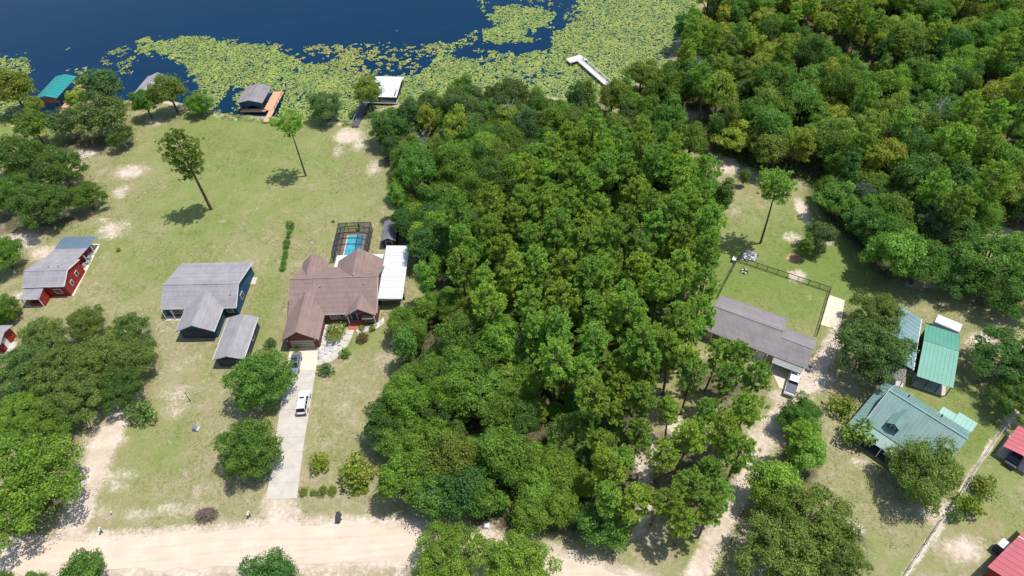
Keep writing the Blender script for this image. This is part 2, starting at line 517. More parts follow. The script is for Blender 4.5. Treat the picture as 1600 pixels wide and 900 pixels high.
sand = np.zeros_like(x)
for (c, rx, ry, s) in [
    ((-90.78,137.11), 5, 3.5, .85), ((-90.48,129.33), 3, 3, .7), ((-87.73,116.21), 4, 4, .75), ((-91.42,119.30), 3, 2, .6), ((-107.86,113.88), 6, 4, .95), ((-100.51,109.82), 5, 3, .8), ((-99.02,103.01), 3, 3, .5), ((-100.33,96.83), 3, 3, .7), ((-105.79,145.85), 4, 3, .8),
    ((-38.79,146.50), 4.5, 4, 1.0), ((-40.47,140.49), 2.5, 4, .6), ((-31.06,132.67), 2.5, 4, .75), ((-35.95,142.67), 3, 4, .7), ((-91.01,158.32), 4, 3, .6), ((-61.32,71.14), 5, 4, .5), ((-60.68,67.37), 4, 3, .55), ((-61.28,76.31), 5, 4, .4), ((-50.41,75.06), 2.5, 1.2, .6),
    ((-65.54,54.43), 4, 3, .55), ((-67.22,61.54), 2, 2, .5), ((-53.57,48.78), 6, 1.6, .6), ((-60.39,48.17), 4, 1.2, .6), ((-66.21,49.07), 2.5, 2, .5), ((-51.69,59.26), 3, 3, .3), ((-31.23,66.55), 3, 3, .4), ((-28.14,68.97), 3, 3, .35), ((-24.10,74.93), 3, 3, .5), ((-79.40,108.95), 5, 5, .3), ((-86.53,105.69), 2, 5, .4),
    ((63.48,108.14), 1.6, 5, 1.0), ((58.57,100.19), 2.6, 2.2, .75), ((64.87,98.48), 3, 1.4, .8), ((56.24,89.44), 2.2, 2.2, .9), ((56.52,84.69), 1.5, 3, .35), ((48.76,146.66), 4, 3, .8), ((50.95,125.45), 4, 4, 1.0), ((55.68,122.13), 4, 3, .55), ((49.36,109.45), 3, 3, .45), ((52.55,106.07), 3, 3, .35), ((70.32,93.91), 3, 2, .5),
    ((51.02,65.79), 4.5, 3.5, 1.0), ((45.99,62.22), 4, 2.5, .9), ((40.97,56.39), 3, 3.5, .9), ((38.54,54.20), 2.8, 4, .8), ((53.80,64.25), 3, 2, .5), ((83.65,70.95), 4, 2.5, .95), ((82.14,64.80), 2.5, 2, .6), ((102.70,96.61), 4, 3, .6), ((61.00,41.38), 4.5, 1.5, .9), ((59.69,39.98), 2, 1.5, .7), ((52.61,49.82), 3, 2, .5), ((51.26,51.60), 2, 2, .4),
    ((62.02,35.09), 4, 2.5, .8), ((63.58,36.38), 3, 2, .6), ((48.51,39.23), 1.5, 1, .8), ((79.55,54.86), 2, 2, .6), ((80.03,85.56), 5, 1.8, .8), ((98.70,106.92), 3, 3, .6), ((101.53,100.58), 3, 3, .5), ((91.77,86.77), 3, 3, .4), ((-6.06,42.98), 6, 2, .35), ((27.05,40.10), 4, 3, .6), ((32.77,36.90), 4, 5, .75),
    ((25.16,58.71), 2.2, 3, .8), ((21.03,53.67), 2.2, 4, .85), ((16.57,39.80), 4, 2, .5), ((37.21,68.18), 2, 2, .4), ((38.69,67.39), 3, 2, .6), ((32.38,79.47), 1, 3, .8)]:
    sand = np.maximum(sand, blob(c[0], c[1], rx, ry, s))
sand = np.maximum(sand, strip([(-69.04,71.30), (-69.75,66.73), (-70.33,60.55), (-70.33,54.75), (-70.12,48.28), (-70.33,44.26)], 2.6, 1.05))
sand = np.maximum(sand, strip([(-70.79,68.10), (-70.54,58.19)], 4.2, .62))
sand = np.maximum(sand, strip([(58.89,75.09), (54.61,69.63), (48.00,63.37), (41.15,56.98), (35.81,49.31), (30.00,42.37), (25.91,37.33), (21.80,31.33)], 1.9, .85))
sand = np.maximum(sand, strip([(52.47,32.09), (57.53,36.29), (63.37,40.73)], 0.6, .7))
sand = np.maximum(sand, strip([(65.01,43.14), (73.71,50.62), (81.82,57.12)], 0.5, .75))
sand = np.maximum(sand, strip([(18.69,52.13), (18.56,45.66), (16.74,40.76)], 1.3, .7))
rd = np.minimum(segdist(x, y, ROAD_TOP), segdist(x, y, ROAD_BOT))
sand = np.maximum(sand, 0.85 * np.exp(-(rd / 1.7) ** 2))
sand = np.maximum(sand, strip([(-38.89,49.09), (-37.75,47.24), (-36.97,45.65)], 3.2, .8))
sand = np.maximum(sand, strip([(-77.88,39.50), (-49.09,37.77), (-17.32,36.94)], 2.0, .55))
sand = np.maximum(sand, 0.75 * np.exp(-((sdist + 1.2) / 1.1) ** 2) * (vnoise(x, y, 6, 9) > 0.45) * (x < 20))
lush = -0.52 * np.ones_like(x)
for (c, rx, ry, s) in [((-61.21,141.30), 28, 26, .85), ((-75.45,153.74), 18, 10, .5), ((-77.02,114.82), 20, 14, .65), ((-39.06,117.70), 12, 10, .45), ((-48.38,91.68), 3.5, 12, .75), ((-76.29,99.25), 8, 10, .4), ((-122.56,158.76), 20, 8, 1.3), ((59.63,98.57), 22, 12, .9), ((65.27,89.02), 10, 9, .9),
                       ((50.39,83.56), 12, 12, 1.25), ((41.46,89.32), 4, 12, .9), ((74.69,57.63), 9, 9, 1.2), ((69.81,40.31), 8, 8, .55), ((-61.90,61.17), 7, 9, .75), ((-29.36,80.52), 6, 4, .8), ((24.75,38.34), 3, 6, 1.3), ((89.47,92.24), 30, 15, .4), ((48.16,35.95), 8, 5, .4), ((-21.05,64.52), 3, 10, .2)]:
    lush += blob(c[0], c[1], rx, ry, s)
WOOD_A = [(-30.00,140.82), (-24.16,145.63), (-20.73,152.69), (-13.02,153.59), (3.05,151.46), (18.67,147.66), (26.68,148.49), (34.16,145.91), (42.43,132.02), (45.11,118.70), (43.73,105.96), (38.66,93.16), (34.56,85.02), (31.14,76.01), (25.32,69.39),
          (20.74,61.93), (18.70,47.87), (14.58,39.98), (6.99,40.47), (-1.88,43.52), (-11.12,45.30), (-16.76,46.16), (-19.74,51.00), (-22.67,60.23), (-21.70,68.97), (-19.66,77.89), (-17.58,94.59), (-22.59,108.18), (-24.55,116.70), (-24.95,128.15), (-28.86,134.72)]
WOOD_B = [(34.16,145.91), (40.43,154.06), (50.28,173.66), (61.95,197.33), (76.27,215.50), (127.21,208.00), (168.74,201.89), (122.43,122.48), (107.04,96.09), (103.50,98.72), (99.23,102.68), (88.94,94.96), (80.00,94.49), (73.66,92.71), (69.70,96.73), (67.33,105.74),
          (66.81,117.65), (58.52,122.45), (51.21,127.07), (47.85,134.28), (47.67,146.68), (43.53,145.71)]
litter = np.zeros_like(x)
for Wd in (WOOD_A, WOOD_B):
    i_ = inpoly(x, y, Wd)
    d_ = segdist(x, y, Wd, True)
    litter = np.maximum(litter, np.clip(0.5 + np.where(i_, d_, -d_) / 5.0, 0, 1))
for (c, rx, ry) in [((-87.07,74.70), 16, 12), ((-108.01,120.83), 14, 8), ((-105.68,149.90), 12, 6), ((-79.65,49.93), 9, 8), ((63.95,67.53), 6, 6), ((92.46,83.35), 12, 8), ((83.95,62.02), 7, 8), ((38.52,37.48), 12, 8), ((26.28,49.40), 10, 14), ((35.44,65.62), 9, 6), ((-11.73,35.52), 10, 5), ((75.69,89.87), 7, 5), ((-2.18,43.43), 10, 3), ((43.73,50.43), 4, 6)]:
    litter = np.maximum(litter, blob(c[0], c[1], rx, ry, 0.72))
clay = np.maximum(blob(*(57.00,94.53), 2.0, 1.3, 1.0), blob(*(22.38,55.32), 2, 3, 0.5))
clay = np.maximum(clay, blob(*(-15.22,61.58), 2, 2, 0.6))

me = bpy.data.meshes.new("ground")
ny, nx = X.shape
me.vertices.add(nx * ny)
me.vertices.foreach_set("co", np.stack([x, y, z], 1).astype(np.float32).ravel())
ii = (np.arange(ny - 1)[:, None] * nx + np.arange(nx - 1)[None, :]).ravel()
fq = np.stack([ii, ii + 1, ii + nx + 1, ii + nx], 1).astype(np.int32)
me.loops.add(fq.size)
me.polygons.add(len(fq))
me.loops.foreach_set("vertex_index", fq.ravel())
me.polygons.foreach_set("loop_start", np.arange(0, fq.size, 4, dtype=np.int32))
for k, a in (("sand", sand), ("lush", lush), ("litter", litter), ("clay", clay)):
    at = me.attributes.new(k, 'FLOAT', 'POINT')
    at.data.foreach_set("value", a.astype(np.float32))
me.materials.append(M['ground'])
me.update(calc_edges=True)
me.polygons.foreach_set("use_smooth", np.ones(len(fq), bool))
tag(link("ground", me), "lawn, dry grass, sandy ground and leaf litter under everything", kind="structure")

WZ = -0.42
w = MB()
w.add([(-3000, 120, WZ), (190, 120, WZ), (190, 3500, WZ), (-3000, 3500, WZ)], [(0, 1, 2, 3)])
tag(w.build("lake_water", 'water'), "dark blue lake along the top of the view", kind="structure")

# road sheet with ragged edges, laid 4 cm over the ground
def resample(pts, step):
    out = []
    for (x1, y1), (x2, y2) in zip(pts[:-1], pts[1:]):
        n = max(1, int(math.hypot(x2 - x1, y2 - y1) / step))
        out += [(x1 + (x2 - x1) * k / n, y1 + (y2 - y1) * k / n) for k in range(n)]
    return out + [pts[-1]]
def smoothline(p, it=6):
    p = np.array(p)
    for _ in range(it):
        q = p.copy()
        q[1:-1] = (p[:-2] + 2 * p[1:-1] + p[2:]) / 4
        p = q
    return p
NR = 420
def even(pts):
    p = smoothline(resample(pts, 1.0))
    s = np.concatenate([[0], np.cumsum(np.hypot(*np.diff(p, axis=0).T))])
    u = np.linspace(0, s[-1], NR)
    return np.stack([np.interp(u, s, p[:, 0]), np.interp(u, s, p[:, 1])], 1)
rt, rb = even(ROAD_TOP), even(ROAD_BOT)
rng = np.random.default_rng(4)
j1 = (vnoise(rt[:, 0], rt[:, 1], 2.2, 1) - 0.5) * 1.3
j2 = (vnoise(rb[:, 0], rb[:, 1], 2.2, 2) - 0.5) * 1.1
rt[:, 1] += j1 - 0.15
rb[:, 1] += j2 + 0.1
vs, fs = [], []
prof = [(0, 0.03), (0.12, 0.05), (0.5, 0.085), (0.88, 0.05), (1, 0.03)]
for i in range(NR):
    for t_, zz in prof:
        vs.append((rt[i, 0] * (1 - t_) + rb[i, 0] * t_, rt[i, 1] * (1 - t_) + rb[i, 1] * t_, zz))
for i in range(NR - 1):
    for k in range(4):
        a = i * 5 + k
        fs.append((a, a + 1, a + 6, a + 5))
tag(MB().add(vs, fs).build("road", 'road', smooth=True), "pale sandy dirt road along the bottom", kind="structure")

# concrete driveway of poured slabs
drv = link("driveway", None)
tag(drv, "long pale concrete driveway from the dirt road to the brown house garage", kind="structure")
L_ = [(-40.56,49.41), (-41.05,59.48), (-41.60,69.02), (-41.90,75.85), (-41.97,79.69)]
R_ = [(-35.71,49.30), (-36.18,59.14), (-36.27,68.90), (-36.45,76.31), (-36.66,79.42)]
def interp(pts, t_):
    p = np.array(pts)
    s = np.concatenate([[0], np.cumsum(np.hypot(*np.diff(p, axis=0).T))])
    u = t_ * s[-1]
    return float(np.interp(u, s, p[:, 0])), float(np.interp(u, s, p[:, 1]))
ND = 11
g_ = 0.012
for i in range(ND):
    a0, a1 = i / ND + 0.0004, (i + 1) / ND - 0.0004
    l0, l1, r0, r1 = interp(L_, a0), interp(L_, a1), interp(R_, a0), interp(R_, a1)
    MB().slab([(l0[0], l0[1], .07), (r0[0], r0[1], .07), (r1[0], r1[1], .07), (l1[0], l1[1], .07)], .12).build("slab", 'concrete_new' if i >= 9 else 'concrete', drv)
# curved front walk
wk = link("front_walk", None)
tag(wk, "curved pale concrete walk from the driveway to the brick steps", kind="structure")
WL = [(-36.66,76.18), (-34.82,76.47), (-33.57,77.70), (-32.94,79.28), (-32.58,81.23), (-32.35,83.38)]
WR = [(-36.49,75.01), (-34.07,75.26), (-32.50,76.73), (-31.23,79.00), (-30.65,81.23), (-30.26,83.22)]
for i in range(7):
    a0, a1 = i / 7 + .003, (i + 1) / 7 - .003
    l0, l1, r0, r1 = interp(WL, a0), interp(WL, a1), interp(WR, a0), interp(WR, a1)
    MB().slab([(r0[0], r0[1], .066), (r1[0], r1[1], .066), (l1[0], l1[1], .066), (l0[0], l0[1], .066)], .12).build("slab", 'concrete', wk)
# white gravel beds either side of the walk
bed = MB()
def sheet(pts, zz, mb):
    mb.add([(a, b, zz) for a, b in pts], [tuple(range(len(pts)))])
sheet([(-36.54,79.41), (-36.19,76.14), (-34.72,76.61), (-33.49,77.99), (-32.86,79.58), (-32.66,83.88), (-36.19,84.63)], .045, bed)
tag(bed.build("gravel_bed", 'gravel'), "white gravel bed between the driveway and the curved walk", kind="structure")
bed = MB()
sheet([(-30.08,82.73), (-29.49,81.76), (-28.09,82.26), (-25.96,82.87), (-24.83,84.04), (-24.95,85.49), (-26.07,84.14)], .045, bed)
tag(bed.build("gravel_bed", 'gravel'), "white gravel bed along the front of the entry gable", kind="structure")
# parking slab and pads
pad = MB().slab([(*(60.52,84.19), .06), (*(62.87,82.61), .06), (*(59.27,75.51), .06), (*(56.26,77.26), .06)][::-1], .1)
tag(pad.build("parking_slab", 'concrete_new'), "pale concrete slab beside the fenced back yard", kind="structure")
pad = MB().slab([(*(44.30,69.30), .06), (*(49.42,66.99), .06), (*(47.17,63.17), .06), (*(44.74,64.13), .06)][::-1], .1)
tag(pad.build("garage_apron", 'concrete_new'), "cream concrete apron under the white pickup", kind="structure")
pad = MB().slab([(*(62.81,66.39), .06), (*(66.51,64.63), .06), (*(65.20,62.62), .06), (*(62.98,63.84), .06)][::-1], .1)
tag(pad.build("patio_slab", 'concrete'), "small concrete patio between the blue roof and the green house", kind="structure")
pad = MB().slab([(*(-89.00,96.24), .05), (*(-89.03,111.50), .05), (*(-90.66,111.74), .05), (*(-90.23,97.04), .05)], .1)
tag(pad.build("side_path", 'concrete_new'), "pale concrete path along the red house gable wall", kind="structure")

# ------------------------------------------------------------------ lily pads
def scatter_pads(name, label, polys, holes, density, seed, rust=0.02, gap=0.30, sparse=None, rmin=.15, rmax=.34):
    rg = np.random.default_rng(seed)
    allp = np.array([p for q in polys for p in q])
    x0, y0 = allp.min(0)
    x1, y1 = allp.max(0)
    n = int((x1 - x0) * (y1 - y0) * density)
    px, py = rg.uniform(x0, x1, n), rg.uniform(y0, y1, n)
    wx, wy = px + (vnoise(px, py, 4, 11) - .5) * 5 + (vnoise(px, py, 1.5, 13) - .5) * 3.5 + rg.normal(0, .5, n), py + (vnoise(px, py, 4, 12) - .5) * 5 + (vnoise(px, py, 1.5, 14) - .5) * 4 + rg.normal(0, .5, n)
    ok = np.zeros(n, bool)
    for q in polys:
        ok |= inpoly(wx, wy, q)
    for q in holes:
        ok &= ~inpoly(wx, wy, q)
    nz = 0.5 * vnoise(px, py, 1.15, 21) + 0.3 * vnoise(px, py, 6, 22) + 0.2 * vnoise(px, py, 18, 23)
    th = np.full(n, gap)
    ru = np.full(n, rust)
    if sparse:
        for (q, g2, r2) in sparse:
            i_ = inpoly(px, py, q)
            th[i_] = g2
            ru[i_] = r2
    ok &= nz + rg.normal(0, .05, n) > th
    ok &= ~inpoly(px, py, [(-69.6, 154), (-69.6, 169), (-59, 170), (-59, 154)])
    px, py, ru = px[ok], py[ok], ru[ok]
    n = len(px)
    rad = rg.uniform(rmin, rmax, n) * rg.uniform(.7, 1.2, n)
    zz = WZ + 0.02 + rg.uniform(0, .10, n)
    tilt = rg.normal(0, .13, (n, 2))
    k = 6
    ang = np.linspace(0, 2 * np.pi, k, endpoint=False)[None, :] * 0.93 + rg.uniform(0, 6.28, n)[:, None]
    rr = rad[:, None] * rg.uniform(.85, 1.1, (n, k))
    vx, vy = px[:, None] + np.cos(ang) * rr, py[:, None] + np.sin(ang) * rr
    vz = zz[:, None] + (vx - px[:, None]) * tilt[:, :1] + (vy - py[:, None]) * tilt[:, 1:]
    co = np.stack([vx, vy, vz], 2).astype(np.float32)
    me = bpy.data.meshes.new(name)
    me.vertices.add(n * k)
    me.loops.add(n * k)
    me.polygons.add(n)
    me.vertices.foreach_set("co", co.ravel())
    me.loops.foreach_set("vertex_index", np.arange(n * k, dtype=np.int32))
    me.polygons.foreach_set("loop_start", np.arange(0, n * k, k, dtype=np.int32))
    a = me.attributes.new("rust", 'FLOAT', 'POINT')
    a.data.foreach_set("value", np.repeat(ru, k).astype(np.float32))
    me.materials.append(M['pad'])
    me.update(calc_edges=True)
    tag(link(name, me), label, "lily pads", kind="stuff")
    return n

LILY = [(-110.43,199.53), (-107.54,205.93), (-102.19,206.07), (-87.54,201.81), (-74.21,199.35), (-68.74,196.32), (-61.82,195.46), (-49.27,195.45), (-41.12,191.37), (-33.48,191.19), (-25.95,192.55), (-16.32,189.82), (-10.60,181.01), (-3.29,178.70), (4.00,178.54), (8.15,180.90), (13.70,186.10), (21.23,196.02), (26.05,204.48), (29.52,211.85), (33.49,223.80),
        (72.78,220.65), (65.59,207.84), (59.87,195.87), (54.18,182.94), (48.60,169.40), (41.18,162.67), (33.32,156.66), (24.45,153.12), (16.22,154.03), (2.95,155.50), (-13.86,157.36), (-27.21,154.95), (-36.93,151.92), (-47.02,153.00), (-57.29,154.69), (-74.34,159.48), (-79.36,162.45), (-83.01,169.75), (-86.67,176.76), (-89.72,181.22), (-89.10,185.74), (-96.33,191.35), (-102.19,198.13), (-104.58,194.59)]
SPARSE = [(-69.05,197.92), (-49.58,197.84), (-26.08,194.89), (-16.28,187.93), (-19.36,179.21), (-23.13,174.12), (-39.42,175.34), (-47.39,181.14), (-59.21,185.78)]
npads = scatter_pads("lily_pads", "broad mat of yellow green lily pads along the lake shore", [LILY], [[(-75.87,160.85), (-76.76,165.88), (-75.79,172.84), (-71.97,171.75), (-69.63,158.97)]], 10.5, 1, 0.02, 0.225, [(SPARSE, 0.52, 0.20)])
npads += scatter_pads("lily_pads", "island of lily pads beyond the dark channel near the top edge", [[(-3.30,207.51), (2.54,213.72), (11.50,209.87), (19.05,208.42), (17.32,202.26), (12.50,195.54), (7.93,189.85), (-0.26,188.59), (-4.13,193.70), (-0.51,199.63)]], [], 10.5, 2, 0.02, 0.225)
npads += scatter_pads("lily_pads", "lily pads at the left edge of the lake", [[(-160.61,202.17), (-148.51,200.70), (-140.74,196.32), (-139.43,190.62), (-141.15,187.23), (-141.47,183.76), (-133.19,175.40), (-127.97,171.58), (-128.59,160.87), (-141.22,162.22)]], [], 10.5, 3, 0.02, 0.33)
npads += scatter_pads("lily_pads", "scattered clumps of lily pads beside the teal boathouse", [[(-127.66,187.79), (-120.94,188.43), (-115.08,184.18), (-116.96,180.25), (-122.04,181.52)], [(-115.93,191.85), (-108.62,192.83), (-107.46,187.56), (-114.32,188.37)], [(-119.94,198.76), (-114.38,200.80), (-113.56,197.21), (-118.39,195.51)], [(-133.60,201.21), (-132.71,203.46), (-131.32,200.93)], [(-112.13,201.70), (-108.56,207.28), (-105.98,204.12), (-108.25,195.80)]], [], 8.0, 4, 0.12, 0.42)
npads += scatter_pads("lily_pads", "thin scatter of lily pads in the open channel below the island", [[(-16.34,190.59), (-5.82,197.08), (-3.97,192.12), (-6.51,185.61), (-14.37,186.58)], [(-3.72,185.27), (2.41,184.52), (3.12,179.35), (-4.19,179.52)], [(-32.27,200.45), (-31.34,201.14), (-31.02,199.48)], [(21.39,207.67), (26.72,210.46), (27.52,205.14), (22.68,200.73)], [(-3.15,215.83), (0.61,217.59), (0.63,211.32), (-2.23,210.83)], [(5.82,218.25), (12.01,217.86), (21.81,212.01), (15.80,213.27)]], [], 8.0, 5, 0.06, 0.42)

# ------------------------------------------------------------------ building helpers (local frames: x right along the front, y to the back)
def gable_x(mb, x0, x1, y0, y1, ze, zr, yr=None, th=.16, ze2=None):
    yr = (y0 + y1) / 2 if yr is None else yr
    ze2 = ze if ze2 is None else ze2
    mb.slab([(x0, y0, ze), (x1, y0, ze), (x1, yr, zr), (x0, yr, zr)], th)
    mb.slab([(x0, yr, zr), (x1, yr, zr), (x1, y1, ze2), (x0, y1, ze2)], th)
    return mb
def gable_y(mb, x0, x1, y0, y1, ze, zr, xr=None, th=.16):
    xr = (x0 + x1) / 2 if xr is None else xr
    mb.slab([(x0, y0, ze), (xr, y0, zr), (xr, y1, zr), (x0, y1, ze)], th)
    mb.slab([(xr, y0, zr), (x1, y0, ze), (x1, y1, ze), (xr, y1, zr)], th)
    return mb
def cap(parent, a, b, mat, w=.28):
    MB().bar((a[0], a[1], a[2] + .0), (b[0], b[1], b[2] + .0), w, .09).build("ridge_cap", mat, parent)
def window(parent, p, nrm, w, h, frame='trim'):
    """p = centre on the wall face, nrm = outward axis"""
    f, g = MB(), MB()
    ax = nrm[1]
    sg = 1 if nrm[0] == '+' else -1
    x_, y_, z_ = p
    def bx(mb, w, h, d0, d1):
        a, b = sorted((sg * d0, sg * d1))
        if ax == 'x':
            mb.box(x_ + a, x_ + b, y_ - w / 2, y_ + w / 2, z_ - h / 2, z_ + h / 2)
        else:
            mb.box(x_ - w / 2, x_ + w / 2, y_ + a, y_ + b, z_ - h / 2, z_ + h / 2)
    bx(f, w + .2, h + .2, -.02, .06)
    bx(g, w, h, .0, .075)
    o = f.build("window", frame, parent)
    g.build("pane", 'glass', o)
    return o
def door(parent, p, nrm, w, h, mat='trim'):
    f, g, k = MB(), MB(), MB()
    ax = nrm[1]
    sg = 1 if nrm[0] == '+' else -1
    x_, y_, z_ = p
    def bx(mb, w0, w1, z0, z1, d0, d1):
        a, b = sorted((sg * d0, sg * d1))
        if ax == 'x':
            mb.box(x_ + a, x_ + b, y_ + w0, y_ + w1, z_ + z0, z_ + z1)
        else:
            mb.box(x_ + w0, x_ + w1, y_ + a, y_ + b, z_ + z0, z_ + z1)
    bx(f, -w / 2 - .12, w / 2 + .12, 0, h + .12, -.02, .05)
    bx(g, -w / 2, w / 2, .02, h, 0, .075)
    bx(k, w / 2 - .18, w / 2 - .08, h * .45, h * .45 + .1, .05, .14)
    o = f.build("door_frame", 'trim', parent)
    g.build("door", mat, o)
    k.build("handle", 'rail_dark', o)
def posts(parent, pts, z1, w=.14, mat='trim', z0=0):
    for a, b in pts:
        MB().box(a - w / 2, a + w / 2, b - w / 2, b + w / 2, z0 - .05, z1).build("post", mat, parent)
def panels(parent, a, b, c, d, n, mat, th=.05, gap=.006, rib=.045):
    """metal roof plane a-b (one eave end to the other), d-c the opposite edge: n sheets side by side, each with a raised seam"""
    a, b, c, d = map(Vector, (a, b, c, d))
    for i in range(n):
        t0, t1 = i / n, (i + 1) / n
        p0, p1, q0, q1 = a.lerp(b, t0), a.lerp(b, t1), d.lerp(c, t0), d.lerp(c, t1)
        e = (p1 - p0).normalized() * gap
        mb = MB().slab([p0 + e, p1 - e, q1 - e, q0 + e], th)
        up = Vector((0, 0, rib))
        s = (p1 - p0).normalized() * .05
        mb.slab([p0 + e + up, p0 + e + s + up, q0 + e + s + up, q0 + e + up], rib + .01)
        mb.build("roof_panel", mat, parent)

# ---------------- brown house with garage wing
h = thing("brown_house", "large brown shingle roofed brick house with two front gables and garage", "house", (-42.55, 85.0), -2.2)
wl = MB()
wl.box(.45, 16.55, .5, 11.9, -.3, 2.75)
wl.box(.5, 6.45, -5.6, 1.0, -.3, 2.75)
wl.box(.5, 5.0, 11.0, 13.6, -.3, 2.75)
wl.box(7.7, 16.1, 11.0, 13.6, -.3, 2.75)
wl.extr([(.5, 2.7), (6.45, 2.7), (3.5, 5.05)], 'y', -5.6, -5.4)
wl.extr([(11.3, 2.7), (16.4, 2.7), (13.75, 4.5)], 'y', .1, .3)
wl.extr([(7.7, 2.7), (16.2, 2.7), (12.1, 6.0)], 'y', 13.4, 13.6)
wl.extr([(.5, 2.7), (5.0, 2.7), (2.6, 5.0)], 'y', 13.4, 13.6)
wl.extr([(.5, 2.7), (11.9, 2.7), (6.2, 6.0)], 'x', .46, .66)
wl.extr([(.5, 2.7), (11.9, 2.7), (6.2, 6.0)], 'x', 16.34, 16.54)
wl.box(14.1, 16.5, -.25, 1.0, -.3, 2.7)
w_ = wl.build("wall", 'wall_brick', h)
rf = MB()
gable_x(rf, 0, 16.95, 0, 12.4, 2.9, 6.3, 6.2)
gable_y(rf, .0, 6.95, -6.15, 3.9, 2.88, 5.35, 3.5)
gable_y(rf, 10.9, 16.75, -.72, 3.8, 2.87, 4.8, 13.75)
gable_y(rf, 7.3, 16.6, 6.6, 14.1, 2.86, 6.28, 12.1)
gable_y(rf, .05, 5.35, 8.0, 14.1, 2.85, 5.3, 2.6)
rfo = rf.build("roof", 'shingle_brown', h)
cap(rfo, (0, 6.2, 6.31), (16.95, 6.2, 6.31), 'shingle_brown')
cap(rfo, (3.5, -6.15, 5.36), (3.5, 3.8, 5.36), 'shingle_brown')
cap(rfo, (13.75, -.72, 4.81), (13.75, 3.7, 4.81), 'shingle_brown')
cap(rfo, (12.1, 6.6, 6.29), (12.1, 14.1, 6.29), 'shingle_brown')
cap(rfo, (2.6, 8.4, 5.31), (2.6, 14.1, 5.31), 'shingle_brown')
MB().tube([(5.95, 4.6, 5.0), (5.95, 4.6, 5.9)], [.09, .09], 8).build("vent_pipe", 'rail_grey', rfo)
MB().tube([(14.3, 4.8, 5.2), (14.3, 4.8, 6.0)], [.08, .08], 8).build("vent_pipe", 'rail_grey', rfo)
MB().box(6.98, 10.9, -.06, .0, 2.66, 2.86).build("fascia", 'trim', h)
MB().bar((6.9, -6.1, 2.72), (6.9, .0, 2.72), .09, .2).build("fascia", 'trim', h)
MB().bar((16.9, -.1, 2.8), (16.95, 6.2, 6.2), .05, .22).build("fascia", 'trim', h)
gd = MB().box(1.35, 5.6, -5.68, -5.58, -.02, 2.3).build("garage_door_or_opening", 'wall_beige', h)
for i in range(3):
    MB().box(1.4, 5.55, -5.71, -5.67, .55 + .57 * i, .58 + .57 * i).build("door_seam", 'wall_dark', gd)
for xx in (.95, 6.0):
    MB().tube([(xx, -5.72, 2.25), (xx, -5.72, 2.55)], [.12, .09], 8).build("wall_lamp", 'trim', h)
window(h, (8.3, .5, 1.6), '-y', 1.2, 1.4)
window(h, (10.0, .5, 1.6), '-y', 1.2, 1.4)
door(h, (12.2, .5, .35), '-y', 1.0, 2.05, 'wall_dark')
window(h, (15.3, -.25, 1.5), '-y', 1.6, 1.5)
window(h, (16.54, 3.5, 1.6), '+x', 1.2, 1.3)
aw = MB().slab([(14.0, -.95, 2.15), (16.4, -.95, 2.15), (16.4, -.2, 2.5), (14.0, -.2, 2.5)], .08).build("bay_roof", 'shingle_brown', h)
posts(h, [(11.3, -.45), (16.4, -.85)], 2.7, .16)
MB().box(10.9, 14.05, -.7, .5, -.2, .36).build("porch_floor", 'brick_red', h)
for i in range(3):
    MB().box(11.0, 13.0, -1.05 - .35 * i, -.7 - .35 * i, -.2, .27 - .09 * i).build("step", 'brick_red', h)
# patio roof behind
pr_ = MB()
po = link("patio_roof", None, h)
panels(po, (6.6, 16.0, 2.55), (16.2, 16.0, 2.55), (16.2, 12.2, 2.82), (6.6, 12.2, 2.82), 8, 'metal_white')
posts(h, [(6.8, 15.8), (10.0, 15.8), (13.2, 15.8), (16.0, 15.8)], 2.5, .12)

c = thing("carport", "long white metal roofed lean-to on the right side of the brown house", "carport", (-25.8, 87.6), -2.2)
panels(c, (0.0, 0, 3.12), (0.0, 14.6, 3.12), (4.75, 14.6, 2.86), (4.75, 0, 2.86), 15, 'metal_white')
posts(c, [(4.6, .2), (4.6, 3.8), (4.6, 7.4), (4.6, 11.0), (4.6, 14.4)], 2.82, .12)
MB().box(.05, 4.7, .0, .08, 2.6, 2.8).build("front_beam", 'trim', c)
MB().box(.3, 4.6, 2.2, 2.35, -.1, 2.75).build("back_wall", 'wall_dark', c)

# ---------------- pool and its screen cage
cg = thing("pool_cage", "dark screened pool enclosure behind the brown house", "pool enclosure", (-36.6, 101.35), -2.2)
fr = MB()
W_, D_, Zc = 6.9, 9.1, 2.7
for xx in (0, W_):
    for yy in (0, 1.8, 3.6, 5.4, 7.2, D_):
        fr.bar((xx, yy, 0), (xx, yy, Zc), .09)
    fr.bar((xx, 0, Zc), (xx, D_, Zc), .11)
    fr.bar((xx, 0, 1.0), (xx, D_, 1.0), .07)
for xx in (1.7, 3.45, 5.2):
    fr.bar((xx, D_, 0), (xx, D_, Zc), .08)
fr.bar((0, D_, Zc), (W_, D_, Zc), .11)
fr.bar((0, D_, 1.0), (W_, D_, 1.0), .07)
for yy in (1.8, 3.6, 5.4, 7.2):
    fr.bar((0, yy, Zc), (W_ * .28, yy, Zc + .75), .1)
    fr.bar((W_ * .28, yy, Zc + .75), (W_ * .72, yy, Zc + .75), .1)
    fr.bar((W_ * .72, yy, Zc + .75), (W_, yy, Zc), .1)
fr.bar((W_ * .28, 1.0, Zc + .75), (W_ * .28, D_ - .9, Zc + .75), .08)
fr.bar((W_ * .72, 1.0, Zc + .75), (W_ * .72, D_ - .9, Zc + .75), .08)
fr.build("cage_frame", 'rail_dark', cg)
def pane(pts, parent=cg):
    MB().add(pts, [tuple(range(len(pts)))]).build("screen", 'screen', parent)
pane([(0, 0, .05), (0, D_, .05), (0, D_, Zc), (0, 0, Zc)])
pane([(W_, 0, .05), (W_, D_, .05), (W_, D_, Zc), (W_, 0, Zc)])
